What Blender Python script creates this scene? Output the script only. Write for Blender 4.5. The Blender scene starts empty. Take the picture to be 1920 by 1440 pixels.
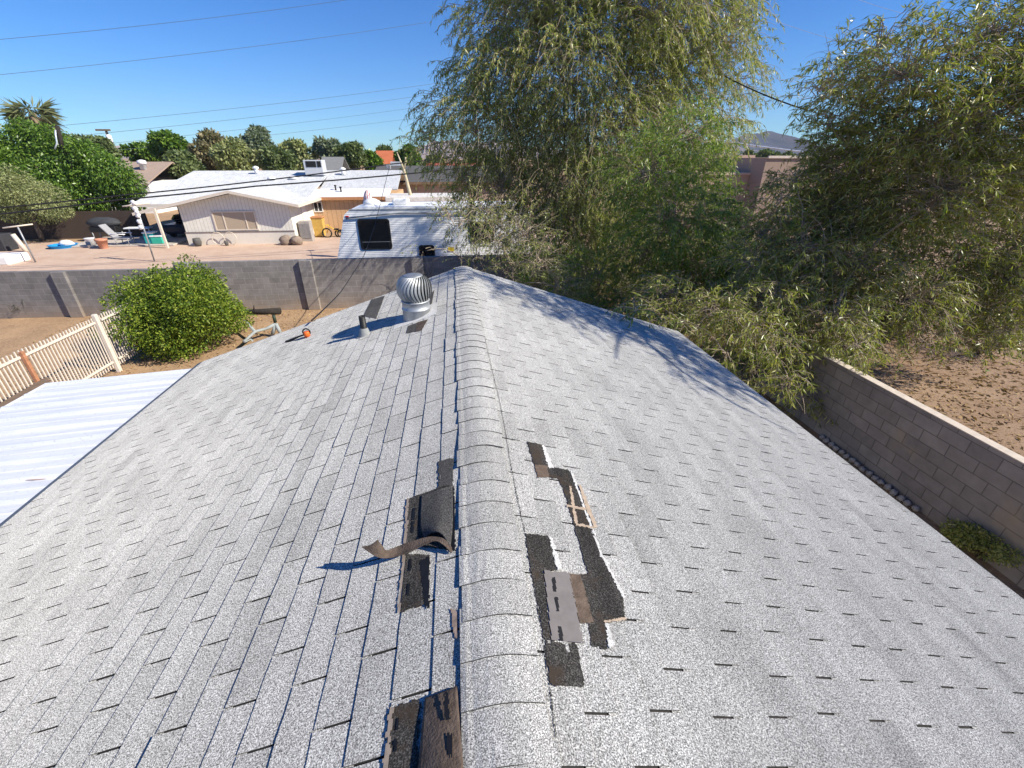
import bpy, math, random
import numpy as np
from mathutils import Vector, Matrix
random.seed(7)
RNG = np.random.default_rng(11)
PI = math.pi
C = bpy.context.scene.collection
SC = bpy.context.scene

# ------------------------------------------------------------------ camera, light
F, TH, YAW = 820.0, math.atan((720 - 294) / 820.0), math.radians(6.79)
CAM = np.array([-0.05, 0.0, 5.0])
cd = bpy.data.cameras.new('camera'); cam = bpy.data.objects.new('camera', cd); C.objects.link(cam)
cd.sensor_width = 36; cd.lens = F / 1920 * 36; cd.clip_start = 0.05; cd.clip_end = 9000
cam.location = CAM; cam.rotation_euler = (PI / 2 - TH, 0, -YAW)
SC.camera = cam
SUN = np.array([1.20, -0.49, 1.0]); SUN = SUN / np.linalg.norm(SUN)
EL = math.asin(SUN[2]); AZ = math.atan2(SUN[0], SUN[1])
w = bpy.data.worlds.new('World'); SC.world = w; w.use_nodes = True
nt = w.node_tree; bg = nt.nodes['Background']
sky = nt.nodes.new('ShaderNodeTexSky'); sky.sky_type = 'NISHITA'; sky.sun_disc = False
sky.sun_elevation = EL; sky.sun_rotation = AZ; sky.altitude = 400; sky.air_density = 1.0; sky.dust_density = 0.0; sky.ozone_density = 5.0
hs = nt.nodes.new('ShaderNodeHueSaturation'); hs.inputs['Saturation'].default_value = 1.28
tn = nt.nodes.new('ShaderNodeMix'); tn.data_type = 'RGBA'; tn.blend_type = 'MULTIPLY'; tn.inputs[0].default_value = 1; tn.inputs[7].default_value = (.54, .85, 1.16, 1)
nt.links.new(sky.outputs[0], hs.inputs['Color']); nt.links.new(hs.outputs[0], tn.inputs[6]); nt.links.new(tn.outputs[2], bg.inputs[0]); bg.inputs[1].default_value = 0.082
sl = bpy.data.lights.new('sun', 'SUN'); sl.energy = 5.0; sl.angle = math.radians(0.5); sl.color = (1.0, 0.93, 0.80)
so = bpy.data.objects.new('sun', sl); C.objects.link(so)
so.rotation_euler = Vector(-SUN).to_track_quat('-Z', 'Y').to_euler()
SC.view_settings.view_transform = 'Standard'; SC.view_settings.look = 'None'; SC.view_settings.exposure = 0.62; SC.view_settings.gamma = 1

# ------------------------------------------------------------------ where a picture point lies in the world
_fw = np.array([math.sin(YAW) * math.cos(TH), math.cos(YAW) * math.cos(TH), -math.sin(TH)])
_rt = np.array([math.cos(YAW), -math.sin(YAW), 0.0]); _up = np.cross(_rt, _fw)
def ray(px, py): return _fw + _rt * (px - 960) / F - _up * (py - 720) / F
def at(px, py, y):
    r = ray(px, py); return CAM + r * (y / r[1])
def atz(px, py, z):
    r = ray(px, py); return CAM + r * ((z - CAM[2]) / r[2])
def proj(P):
    d = np.asarray(P, float) - CAM; z = d @ _fw
    return 960 + F * (d @ _rt) / z, 720 - F * (d @ _up) / z
RZ, SLOPE = 3.6, 1 / 3
PIT = math.atan(SLOPE); SN, CS = math.sin(PIT), math.cos(PIT)
def slope_hit(px, py, side, h=0.0):                     # point on one slope of our roof, h above it -> (y, v)
    n = np.array([side * SN, 0, CS]); p0 = np.array([0, 0, RZ]) + n * h
    r = ray(px, py); P = CAM + r * (((p0 - CAM) @ n) / (r @ n))
    d = P - n * h - np.array([0, 0, RZ])
    return P[1], side * d[0] * CS - d[2] * SN
def RP(side, y, v, h=0.0):
    return (side * (v * CS + h * SN), y, RZ - v * SN + h * CS)

# ------------------------------------------------------------------ objects
def lk(o, parent=None):
    C.objects.link(o)
    if parent is not None: o.parent = parent
    return o
def tag(o, label=None, cat=None, group=None, kind=None):
    if label: o['label'] = label
    if cat: o['category'] = cat
    if group: o['group'] = group
    if kind: o['kind'] = kind
    return o
def thing(name, label, cat, loc=(0, 0, 0), group=None, rz=0):
    o = bpy.data.objects.new(name, None); o.location = loc; o.rotation_euler = (0, 0, rz); o.empty_display_size = .2
    lk(o); return tag(o, label, cat, group)
def mesh_np(name, V, Fc, mat, parent=None, smooth=False, mats=None, mi=None):
    V = np.asarray(V, np.float32); Fc = np.asarray(Fc, np.int32)
    me = bpy.data.meshes.new(name); n = Fc.shape[1]
    me.vertices.add(len(V)); me.vertices.foreach_set('co', V.ravel())
    me.loops.add(Fc.size); me.loops.foreach_set('vertex_index', Fc.ravel())
    me.polygons.add(len(Fc)); me.polygons.foreach_set('loop_start', np.arange(0, Fc.size, n, dtype=np.int32))
    me.polygons.foreach_set('loop_total', np.full(len(Fc), n, np.int32))
    me.polygons.foreach_set('use_smooth', np.full(len(Fc), bool(smooth)))
    for m in (mats or [mat]): me.materials.append(m)
    if mi is not None: me.polygons.foreach_set('material_index', np.asarray(mi, np.int32))
    me.update(calc_edges=True)
    return lk(bpy.data.objects.new(name, me), parent)
class MB:
    def __init__(s): s.v = []; s.f = []; s.sm = []
    def add(s, vs, fs, smooth=False):
        o = len(s.v); s.v += [tuple(map(float, p)) for p in vs]; s.f += [tuple(i + o for i in f) for f in fs]; s.sm += [smooth] * len(fs); return s
    def box(s, x0, x1, y0, y1, z0, z1, bev=0.0):
        x0, x1 = min(x0, x1), max(x0, x1); y0, y1 = min(y0, y1), max(y0, y1); z0, z1 = min(z0, z1), max(z0, z1)
        if bev <= 0:
            return s.add([(x, y, z) for x in (x0, x1) for y in (y0, y1) for z in (z0, z1)],
                         [(0, 1, 3, 2), (4, 6, 7, 5), (0, 4, 5, 1), (2, 3, 7, 6), (0, 2, 6, 4), (1, 5, 7, 3)])
        b = min(bev, (x1 - x0) / 2.01, (y1 - y0) / 2.01, (z1 - z0) / 2.01)
        # chamfered: loops in plan at four heights
        def loop(i, z): return [(x0 + b + i, y0 + i, z), (x1 - b - i, y0 + i, z), (x1 - i, y0 + b + i, z), (x1 - i, y1 - b - i, z), (x1 - b - i, y1 - i, z), (x0 + b + i, y1 - i, z), (x0 + i, y1 - b - i, z), (x0 + i, y0 + b + i, z)]
        L = [loop(b * .6, z0), loop(0, z0 + b), loop(0, z1 - b), loop(b * .6, z1)]
        vs = sum(L, []); fs = []
        for k in range(3):
            for i in range(8): fs.append((k * 8 + i, k * 8 + (i + 1) % 8, k * 8 + 8 + (i + 1) % 8, k * 8 + 8 + i))
        fs.append(tuple(range(7, -1, -1))); fs.append(tuple(range(24, 32)))
        return s.add(vs, fs)
    def quad(s, a, b, c, d): return s.add([a, b, c, d], [(0, 1, 2, 3)])
    def slab(s, pts, t, n=None):                         # a planar polygon given thickness t along n
        P = [Vector(p) for p in pts]
        if n is None: n = (P[1] - P[0]).cross(P[2] - P[1]).normalized()
        n = Vector(n); k = len(P); vs = P + [p - n * t for p in P]
        fs = [tuple(range(k)), tuple(range(2 * k - 1, k - 1, -1))] + [(i, i + k, (i + 1) % k + k, (i + 1) % k) for i in range(k)]
        return s.add(vs, fs)
    def tube(s, pts, r, n=8, cap=True):
        P = [Vector(p) for p in pts]; R = r if isinstance(r, (list, tuple, np.ndarray)) else [r] * len(P)
        ref = Vector((0, 0, 1)); vs = []; fs = []
        for i, p in enumerate(P):
            d = (P[min(i + 1, len(P) - 1)] - P[max(i - 1, 0)])
            d = d.normalized() if d.length > 1e-9 else Vector((0, 0, 1))
            if i == 0:
                a = d.cross(ref)
                if a.length < .05: a = d.cross(Vector((1, 0, 0)))
            else: a = a - d * a.dot(d)
            a.normalize(); b = d.cross(a)
            for k in range(n):
                t = 2 * PI * k / n; vs.append(p + (a * math.cos(t) + b * math.sin(t)) * R[i])
        for i in range(len(P) - 1):
            for k in range(n): fs.append((i * n + k, i * n + (k + 1) % n, (i + 1) * n + (k + 1) % n, (i + 1) * n + k))
        if cap: fs.append(tuple(range(n - 1, -1, -1))); fs.append(tuple(range((len(P) - 1) * n, len(P) * n)))
        return s.add(vs, fs, True)
    def lathe(s, prof, c=(0, 0, 0), n=24, caps=True):     # (r, z) pairs about a vertical axis
        vs = []; fs = []
        for r, z in prof:
            for k in range(n): t = 2 * PI * k / n; vs.append((c[0] + r * math.cos(t), c[1] + r * math.sin(t), c[2] + z))
        for i in range(len(prof) - 1):
            for k in range(n): fs.append((i * n + k, i * n + (k + 1) % n, (i + 1) * n + (k + 1) % n, (i + 1) * n + k))
        if caps: fs.append(tuple(range(n - 1, -1, -1))); fs.append(tuple(range((len(prof) - 1) * n, len(prof) * n)))
        return s.add(vs, fs, True)
    def blob(s, c, r, n=10, m=7, jit=.12, seed=0):
        rs = random.Random(seed); vs = []; fs = []
        for i in range(m + 1):
            a = PI * i / m
            for k in range(n):
                t = 2 * PI * k / n; q = 1 + rs.uniform(-jit, jit)
                vs.append((c[0] + r[0] * math.sin(a) * math.cos(t) * q, c[1] + r[1] * math.sin(a) * math.sin(t) * q, c[2] + r[2] * math.cos(a) * q))
        for i in range(m):
            for k in range(n): fs.append((i * n + k, (i + 1) * n + k, (i + 1) * n + (k + 1) % n, i * n + (k + 1) % n))
        return s.add(vs, fs, True)
    def build(s, name, mat, parent=None):
        me = bpy.data.meshes.new(name); me.from_pydata(s.v, [], s.f); me.materials.append(mat)
        me.polygons.foreach_set('use_smooth', np.array(s.sm, bool)); me.update()
        o = lk(bpy.data.objects.new(name, me), parent)
        return o

# ------------------------------------------------------------------ materials
class NT:
    def __init__(s, name):
        s.m = bpy.data.materials.new(name); s.m.use_nodes = True; s.t = s.m.node_tree; s.b = s.t.nodes['Principled BSDF']; s.out = s.t.nodes['Material Output']
    def n(s, ty, **k):
        x = s.t.nodes.new('ShaderNode' + ty)
        for a, b in k.items(): setattr(x, a, b)
        return x
    def l(s, a, b): s.t.links.new(a, b)
    def coord(s): return s.n('TexCoord').outputs['Object']
    def noise(s, scale, detail=3, rough=.55, vec=None, dist=0.0):
        x = s.n('TexNoise'); x.inputs['Scale'].default_value = scale; x.inputs['Detail'].default_value = detail; x.inputs['Roughness'].default_value = rough; x.inputs['Distortion'].default_value = dist
        s.l(vec if vec is not None else s.coord(), x.inputs['Vector']); return x.outputs['Fac']
    def ramp(s, fac, stops, interp='LINEAR'):
        x = s.n('ValToRGB'); x.color_ramp.interpolation = interp; e = x.color_ramp.elements
        while len(e) < len(stops): e.new(.5)
        for i, (p, c) in enumerate(stops): e[i].position = p; e[i].color = (*c, 1) if len(c) == 3 else c
        s.l(fac, x.inputs[0]); return x.outputs[0]
    def mix(s, fac, a, b, mode='MIX'):
        x = s.n('Mix', data_type='RGBA', blend_type=mode); i = x.inputs
        for k, v in ((0, fac), (6, a), (7, b)):
            if hasattr(v, 'links'): s.l(v, i[k])
            elif k == 0: i[0].default_value = v
            else: i[k].default_value = (*v, 1)
        return x.outputs[2]
    def math(s, op, a, b=0.0, clamp=False):
        x = s.n('Math', operation=op, use_clamp=clamp)
        for k, v in ((0, a), (1, b)):
            if hasattr(v, 'links'): s.l(v, x.inputs[k])
            else: x.inputs[k].default_value = v
        return x.outputs[0]
    def bump(s, h, strength=.3, dist=.01):
        x = s.n('Bump'); x.inputs['Strength'].default_value = strength; x.inputs['Distance'].default_value = dist
        s.l(h, x.inputs['Height']); s.l(x.outputs[0], s.b.inputs['Normal'])
    def done(s, col=None, rough=.8, metal=0.0, spec=.3):
        if col is not None:
            if hasattr(col, 'links'): s.l(col, s.b.inputs['Base Color'])
            else: s.b.inputs['Base Color'].default_value = (*col, 1)
        s.b.inputs['Roughness'].default_value = rough; s.b.inputs['Metallic'].default_value = metal
        s.b.inputs['Specular IOR Level'].default_value = spec; return s.m
def mul(c, k): return tuple(min(1, x * k) for x in c)
def plain(name, c, rough=.7, metal=0.0, var=.18, scale=6, spec=.3, bump=0.0):
    t = NT(name); f = t.noise(scale, 5, .65)
    col = t.ramp(f, [(.28, mul(c, 1 - var)), (.72, mul(c, 1 + var))])
    if bump: t.bump(t.noise(scale * 6, 4), bump, .01)
    return t.done(col, rough, metal, spec)
def granules(name, lo, mid, hi, mott=.10, sc=150, isl=.14, stain=None):
    t = NT(name); co = t.coord()
    f = t.noise(sc, 1.5, .6, co); t.b.inputs['Diffuse Roughness'].default_value = .75
    g = t.ramp(f, [(.31, lo), (.50, mid), (.68, hi)])
    m = t.noise(2.3, 4, .6, co); mm = t.ramp(m, [(.3, (1 - mott,) * 3), (.7, (1 + mott * .4,) * 3)])
    c = t.mix(1.0, g, mm, 'MULTIPLY')
    mp = t.n('Mapping'); mp.inputs['Scale'].default_value = (7.5, .8, 7.5); t.l(co, mp.inputs[0])
    c = t.mix(1.0, c, t.ramp(t.noise(1.0, 3, .6, mp.outputs[0]), [(.32, (1 - mott * 1.3,) * 3), (.62, (1.03,) * 3)]), 'MULTIPLY')
    gi = t.n('NewGeometry').outputs['Random Per Island']
    ii = t.ramp(gi, [(0, (1 - 1.7 * isl,) * 3), (.10, (1 - .8 * isl,) * 3), (1, (1.03, 1.03, 1.03))])
    c = t.mix(1.0, c, ii, 'MULTIPLY')
    if stain:
        st = t.ramp(t.noise(7, 5, .7, co), [(.52, (0, 0, 0)), (.66, (1, 1, 1))]); c = t.mix(st, c, stain)
    t.bump(f, .3, .004)
    return t.done(c, .92, 0, .12)
def blocks(name, axis, c1, c2, mortar, bw=.4, bh=.2, ms=.012, off=.5, stain=None, tan=None):
    t = NT(name); sp = t.n('SeparateXYZ'); t.l(t.coord(), sp.inputs[0]); cb = t.n('CombineXYZ')
    t.l(sp.outputs['X' if axis == 'x' else 'Y'], cb.inputs[0]); t.l(sp.outputs['Z'], cb.inputs[1])
    b = t.n('TexBrick'); b.offset = off; b.inputs['Scale'].default_value = 1; b.inputs['Mortar Size'].default_value = ms; b.inputs['Mortar Smooth'].default_value = .3
    b.inputs['Brick Width'].default_value = bw; b.inputs['Row Height'].default_value = bh; b.inputs['Bias'].default_value = -.1
    for k, c in (('Color1', c1), ('Color2', c2), ('Mortar', mortar)): b.inputs[k].default_value = (*c, 1)
    t.l(cb.outputs[0], b.inputs['Vector'])
    f = t.noise(3.5, 5, .65); col = t.mix(1.0, b.outputs[0], t.ramp(f, [(.3, (.78,) * 3), (.7, (1.12,) * 3)]), 'MULTIPLY')
    if tan:                                              # dusty foot of the wall, a real stain
        g = t.math('SUBTRACT', 1.0, t.math('MULTIPLY', sp.outputs['Z'], 1.6), True)
        g = t.math('MULTIPLY', g, t.noise(1.1, 3), True); col = t.mix(g, col, tan)
    if stain:
        s2 = t.ramp(t.noise(.9, 3, .6), [(.62, (0, 0, 0)), (.75, (.6, .6, .6))]); col = t.mix(s2, col, stain)
    h = t.math('SUBTRACT', t.math('MULTIPLY', t.noise(60, 3), .25), b.outputs['Fac']); t.bump(h, .7, .012)
    return t.done(col, .93, 0, .15)
def siding(name, axis, c, pitch=.2, var=.08):
    t = NT(name); sp = t.n('SeparateXYZ'); t.l(t.coord(), sp.inputs[0])
    m = t.math('FRACT', t.math('DIVIDE', t.math('ADD', sp.outputs['X' if axis == 'x' else 'Y'], 100.0), pitch))
    gr = t.math('LESS_THAN', m, .09); f = t.noise(4, 4)
    col = t.mix(gr, t.ramp(f, [(.3, mul(c, 1 - var)), (.7, mul(c, 1 + var))]), mul(c, .6))
    t.bump(t.math('SUBTRACT', 1.0, gr), .6, .02); return t.done(col, .8)
def leaf_mat(name, cols, trans=.35, rough=.5, spec=.35):
    t = NT(name); gi = t.n('NewGeometry').outputs['Random Per Island']
    k = len(cols); col = t.ramp(gi, [(i / max(1, k - 1), c) for i, c in enumerate(cols)])
    t.done(col, rough, 0, spec)
    tr = t.n('BsdfTranslucent'); t.l(t.mix(1.0, col, (1.25, 1.35, .55), 'MULTIPLY'), tr.inputs[0])
    mx = t.n('MixShader'); mx.inputs[0].default_value = trans; t.l(t.b.outputs[0], mx.inputs[1]); t.l(tr.outputs[0], mx.inputs[2]); t.l(mx.outputs[0], t.out.inputs[0])
    return t.m
def dirt(name, c1, c2, c3, sc=1.2, fine=14):
    t = NT(name); co = t.coord(); a = t.noise(sc, 6, .65, co, .4); b = t.noise(fine, 5, .75, co); d = t.noise(fine * 5, 3, .7, co)
    col = t.mix(t.ramp(a, [(.36, (0, 0, 0)), (.62, (1, 1, 1))]), c1, c2)
    col = t.mix(t.ramp(b, [(.5, (0, 0, 0)), (.66, (1, 1, 1))]), col, c3)
    col = t.mix(1.0, col, t.ramp(d, [(.3, (.72,) * 3), (.7, (1.2,) * 3)]), 'MULTIPLY')
    t.bump(b, .6, .04); return t.done(col, .95, 0, .1)

m_shing = granules('weathered_grey_shingle', (.09, .089, .085), (.40, .395, .378), (.81, .802, .765), sc=230, isl=.10)
m_cap = granules('ridge_cap_shingle', (.09, .089, .085), (.40, .395, .378), (.81, .802, .765), isl=.10, sc=270)
m_edge = plain('cut_asphalt_and_shade_line', (.05, .048, .045), .95, var=.4, scale=30)
m_under = plain('bare_felt', (.035, .033, .032), .95, var=.3, scale=40)
m_bare = granules('bare_asphalt_granules', (.020, .019, .018), (.048, .045, .041), (.16, .15, .14), mott=.3, sc=200, isl=0, stain=(.06, .045, .034))
m_bareg = granules('worn_asphalt_mat', (.03, .03, .03), (.075, .073, .07), (.15, .145, .14), mott=.25, sc=190, isl=0)
m_brown = plain('asphalt_underside_brown', (.12, .09, .07), .92, var=.38, scale=22, spec=.1, bump=.5)
m_greyb = plain('asphalt_underside_grey', (.17, .155, .15), .85, var=.15, scale=18)
m_tar_shadow = plain('black_tar_and_shadow', (.012, .012, .013), .6, var=.3, scale=30)
m_glue = plain('dried_tan_adhesive', (.38, .30, .225), .85, var=.25, scale=30)
m_galv = plain('galvanised_steel', (.38, .395, .405), .55, .75, .25, 9, .5)
m_galvd = plain('galvanised_dull', (.42, .435, .445), .55, .6, .2, 7, .5)
m_dark = plain('dark_interior', (.01, .01, .01), .9)
m_blkpipe = plain('black_plastic_pipe', (.018, .018, .018), .5, var=.3)
m_white = plain('white_paint', (.78, .78, .77), .55, var=.05)
def wmetal():
    t = NT('white_metal_roof'); co = t.coord(); mp = t.n('Mapping'); mp.inputs['Scale'].default_value = (.5, 5, 1); t.l(co, mp.inputs[0])
    f = t.noise(2.2, 5, .65, mp.outputs[0]); d = t.noise(26, 3, .7, co)
    c = t.mix(1.0, t.ramp(f, [(.3, (.58, .60, .63)), (.6, (.70, .72, .75))]), t.ramp(d, [(.28, (.80, .78, .75)), (.42, (1, 1, 1))]), 'MULTIPLY'); return t.done(c, .45, 0, .45)
m_whitemetal = wmetal()
m_fascia = plain('grey_drip_edge', (.13, .14, .16), .5, .3)
m_wood = plain('weathered_brown_wood', (.20, .135, .085), .85, var=.25, scale=10, bump=.3)
m_stucco = plain('house_stucco', (.52, .47, .40), .9, var=.08)
m_iron = plain('white_painted_iron', (.72, .64, .55), .6, var=.12, scale=12)
m_rust = plain('rusty_iron', (.42, .20, .11), .85, var=.3, scale=14)
m_bark = plain('grey_brown_bark', (.12, .095, .075), .95, var=.3, scale=14, bump=.5)
m_twig = plain('pale_twig', (.34, .275, .20), .9, var=.25, scale=8)
m_black = plain('black_rubber', (.015, .015, .016), .5)
m_orange = plain('orange_plastic', (.85, .16, .03), .4, var=.08)
m_conc = plain('concrete', (.52, .46, .40), .9, var=.12, scale=2, bump=.1)
m_glass = NT('dark_glass').done((.008, .009, .011), .06, 0, .6)
m_steelgrey = plain('grey_steel', (.33, .34, .35), .5, .4)
m_cable = plain('black_cable', (.02, .02, .022), .7)
m_wire = plain('power_wire', (.10, .12, .16), .6)
m_wirel = plain('sunlit_and_pale_wire', (.75, .78, .82), .35, .5)  # sunlit whiteness of the sky wires is put into this pale colour

# ------------------------------------------------------------------ ground
g = MB(); g.box(-1480, 1480, -280, 2580, -.6, 0)
tag(g.build('ground', dirt('bare_dirt', (.44, .29, .17), (.33, .215, .13), (.54, .38, .23))), kind='structure')
yd = MB(); yd.box(-60, 7.0, 16.7, 33.2, .001, .004)
def pave():
    t = NT('pink_concrete'); co = t.coord(); f = t.noise(.9, 6, .6, co, .3); d = t.noise(9, 5, .7, co)
    col = t.ramp(f, [(.3, (.50, .345, .25)), (.7, (.62, .46, .345))])
    col = t.mix(1.0, col, t.ramp(d, [(.3, (.86,) * 3), (.7, (1.1,) * 3)]), 'MULTIPLY'); return t.done(col, .9)
tag(yd.build('yard_paving', pave()), kind='structure')
sd = MB(); sd.box(7.19, 60, -20, 60, .001, .004)
tag(sd.build('dirt_lot', dirt('leaf_strewn_dirt', (.40, .28, .19), (.31, .205, .135), (.18, .12, .08), .8, 18)), kind='structure')

# ------------------------------------------------------------------ our house: body, roof, shingles
HY0, HY1 = -3.0, 6.43
VL, VR = .479 + 28 * .13, 3.662                          # slope lengths left and right
house = thing('house', 'grey shingled house seen from its ridge, with torn and missing shingles', 'house', (0, 2, 0))
def hl(o):                                               # geometry is written in world metres
    o.matrix_parent_inverse = Matrix.Translation((0, -2, 0)); return o
xl, xr = -VL * CS, VR * CS
zl, zr = RZ - VL * SN, RZ - VR * SN
b = MB(); b.box(xl + .45, xr - .4, HY0 + .4, HY1 - .12, 0, min(zl, zr) - .02)
hl(b.build('wall', m_stucco, house))
for y0, y1 in ((HY1 - .16, HY1 - .13), (HY0 + .42, HY0 + .45)):   # gable ends above the wall
    b = MB()
    b.slab([(xl + .45, y0, zl - .02), (xr - .4, y0, zl - .02), (xr - .4, y0, zr + .0), (0, y0, RZ - .14), (xl + .45, y0, zl + .01)], .03)
    hl(b.build('gable', m_stucco, house))
b = MB()
for s, L in ((-1, VL), (1, VR)):
    b.slab([RP(s, HY0, .055, -.004), RP(s, HY1, .055, -.004), RP(s, HY1, L - .01, -.004), RP(s, HY0, L - .01, -.004)], .02, (s * SN, 0, CS))
roof = hl(b.build('roof', m_under, house))
def rf(o): return o
b = MB()
for s, L in ((-1, VL), (1, VR)):                          # fascia boards at the eaves and rakes
    x = s * L * CS; z = RZ - L * SN
    b.box(x - .03 - s * .03, x + .0 - s * .03, HY0, HY1 - .03, z - .19, z - .03)
    b.slab([RP(s, HY1 - .005, .03, -.03), RP(s, HY1 - .005, L - .06, -.03), RP(s, HY1 - .005, L - .06, -.18), RP(s, HY1 - .005, .03, -.18)], .03, (0, 1, 0))
hl(b.build('fascia', m_white, house))
b = MB()
for s, L in ((-1, VL), (1, VR)):                          # metal drip edge
    wd = .085 if s < 0 else .012
    b.slab([RP(s, HY0, L - .03, .0), RP(s, HY1, L - .03, .0), RP(s, HY1, L + wd, .002), RP(s, HY0, L + wd, .002)], .002, (s * SN, 0, CS))
    b.slab([RP(s, HY0, L + wd - .002, .0), RP(s, HY1, L + wd - .002, .0), tuple(np.add(RP(s, HY1, L + wd - .002, 0), (0, 0, -.07))), tuple(np.add(RP(s, HY0, L + wd - .002, 0), (0, 0, -.07)))], .002, (s, 0, 0))
    b.slab([RP(s, HY1 + .004, 0.02, .004), RP(s, HY1 + .004, L, .004), RP(s, HY1 + .004, L, -.06), RP(s, HY1 + .004, 0.02, -.06)], .004, (0, 1, 0))
hl(b.build('drip_edge', m_fascia, house))

def shingles(s, v_first, e, L, seed):
    rg = np.random.default_rng(seed); V = []; Fq = []; MI = []
    tab, gap = .311, .0085
    k = 0; v = v_first
    rows = []
    while v < .08: v += e
    while v < L + .003: rows.append(v); v += e
    if rows[-1] < L - .02: rows.append(L)
    ph = (.94, .785) if s < 0 else (1.315, 1.16)
    for r, vl in enumerate(rows):
        off = ph[r % 2] + rg.normal(0, .009) - HY0
        vu = max(.055, vl - e - .03)
        y = HY0 + (off % tab) - tab
        wob = rg.normal(0, .0015)
        near = math.exp(-(vl - .3) / .5) if s < 0 else 0
        while y < HY1:
            g0 = gap * rg.uniform(.36, .58); g1 = gap * rg.uniform(.36, .58); y0, y1 = max(y + g0, HY0), min(y + tab - g1, HY1 + .0)
            y += tab
            if y1 - y0 < .03: continue
            lift = abs(rg.normal(0, .0009)) + ((.002) * near * rg.random()) + (.005 * rg.random() if rg.random() < .05 else 0)
            nseg = 4
            o = len(V); top = []; bot = []; up = []
            for i in range(nseg + 1):
                yy = y0 + (y1 - y0) * i / nseg
                jv = rg.normal(0, .0011) + wob; hh = (.0045 if s < 0 else .0037) + lift + abs(rg.normal(0, .0005))
                up.append(RP(s, yy, vu, .0008)); top.append(RP(s, yy, vl + jv, hh)); bot.append(RP(s, yy, vl + jv - .001, hh - (.0041 if s < 0 else .0033) if vl > .3 else -.001))
            V += up + top + bot; n = nseg + 1
            for i in range(nseg):
                q1 = (o + i, o + i + 1, o + n + i + 1, o + n + i); q2 = (o + n + i, o + n + i + 1, o + 2 * n + i + 1, o + 2 * n + i)
                if s < 0: q1 = q1[::-1]; q2 = q2[::-1]
                Fq += [q1[::-1], q2[::-1]]; MI += [0, 1]
            V += [RP(s, y0, vu, -.002), RP(s, y1, vu, -.002)]; z = len(V)
            Fq += [(o, o + n, o + 2 * n, z - 2), (o + n - 1, z - 1, o + 3 * n - 1, o + 2 * n - 1)]; MI += [1, 1]
    return np.array(V), np.array(Fq), MI
for s, vf, e, L, sd_ in ((-1, .219, .13, VL, 3), (1, .141, .1175, VR, 5)):
    V, Fq, MI = shingles(s, vf, e, L, sd_)
    o = mesh_np('shingles', V, Fq, m_shing, house, mats=[m_shing, m_edge], mi=MI); hl(o)

# ridge caps: bent pieces lapping one another, each a little out of line
V = []; Fq = []; MI = []; y = HY0; rg = np.random.default_rng(9)
while y < HY1 - .02:
    j = rg.normal(0, .0045); lf_ = abs(rg.normal(0, .0012)); sc_ = rg.normal(1, .012); o = len(V); hw = .128
    yn, yf = y + rg.normal(0, .004), y + .142 + .05
    yf = min(yf, HY1 + .003)
    P = []
    for yy, hh in ((yn, .0115), (yn + .07, .0095), (yf, .006)):
        for i in range(15):
            t = -1 + 2 * i / 14; a = abs(t) * hw * sc_; s = -1 if t < 0 else 1
            rnd = .085                                     # rounded crest
            drop = (a * a / (2 * rnd) if a < rnd else a - rnd / 2) * math.tan(PIT) if True else 0
            lift = hh + (.005 if t < -.85 else 0) + rg.normal(0, .0005) + lf_ * (1 if yy == yn else .3)
            x = s * a * CS * 1.02 + j + .012; z = RZ - drop * .985 + lift - .0115
            P.append((x, yy, z))
    V += P
    V += [(p[0], p[1] - .001, p[2] - .004) for p in P[:15]]
    for r in range(2):
        for i in range(14): Fq.append((o + r * 15 + i, o + r * 15 + i + 1, o + (r + 1) * 15 + i + 1, o + (r + 1) * 15 + i)); MI.append(0)
    for i in range(14): Fq.append((o + 45 + i, o + 45 + i + 1, o + i + 1, o + i)); MI.append(1)
    e0 = len(V)                                           # thin side edges
    for idx in (0, 14):
        for r in range(3): p = P[r * 15 + idx]; V.append((p[0], p[1], p[2] - .007))
    Fq += [(o, o + 15, e0 + 1, e0), (o + 15, o + 30, e0 + 2, e0 + 1), (o + 14, e0 + 3, e0 + 4, o + 29), (o + 29, e0 + 4, e0 + 5, o + 44)]
    MI += [1] * 4
    y += .142
hl(mesh_np('ridge_cap', V, Fq, m_cap, house, smooth=False, mats=[m_cap, m_edge], mi=MI))

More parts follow.
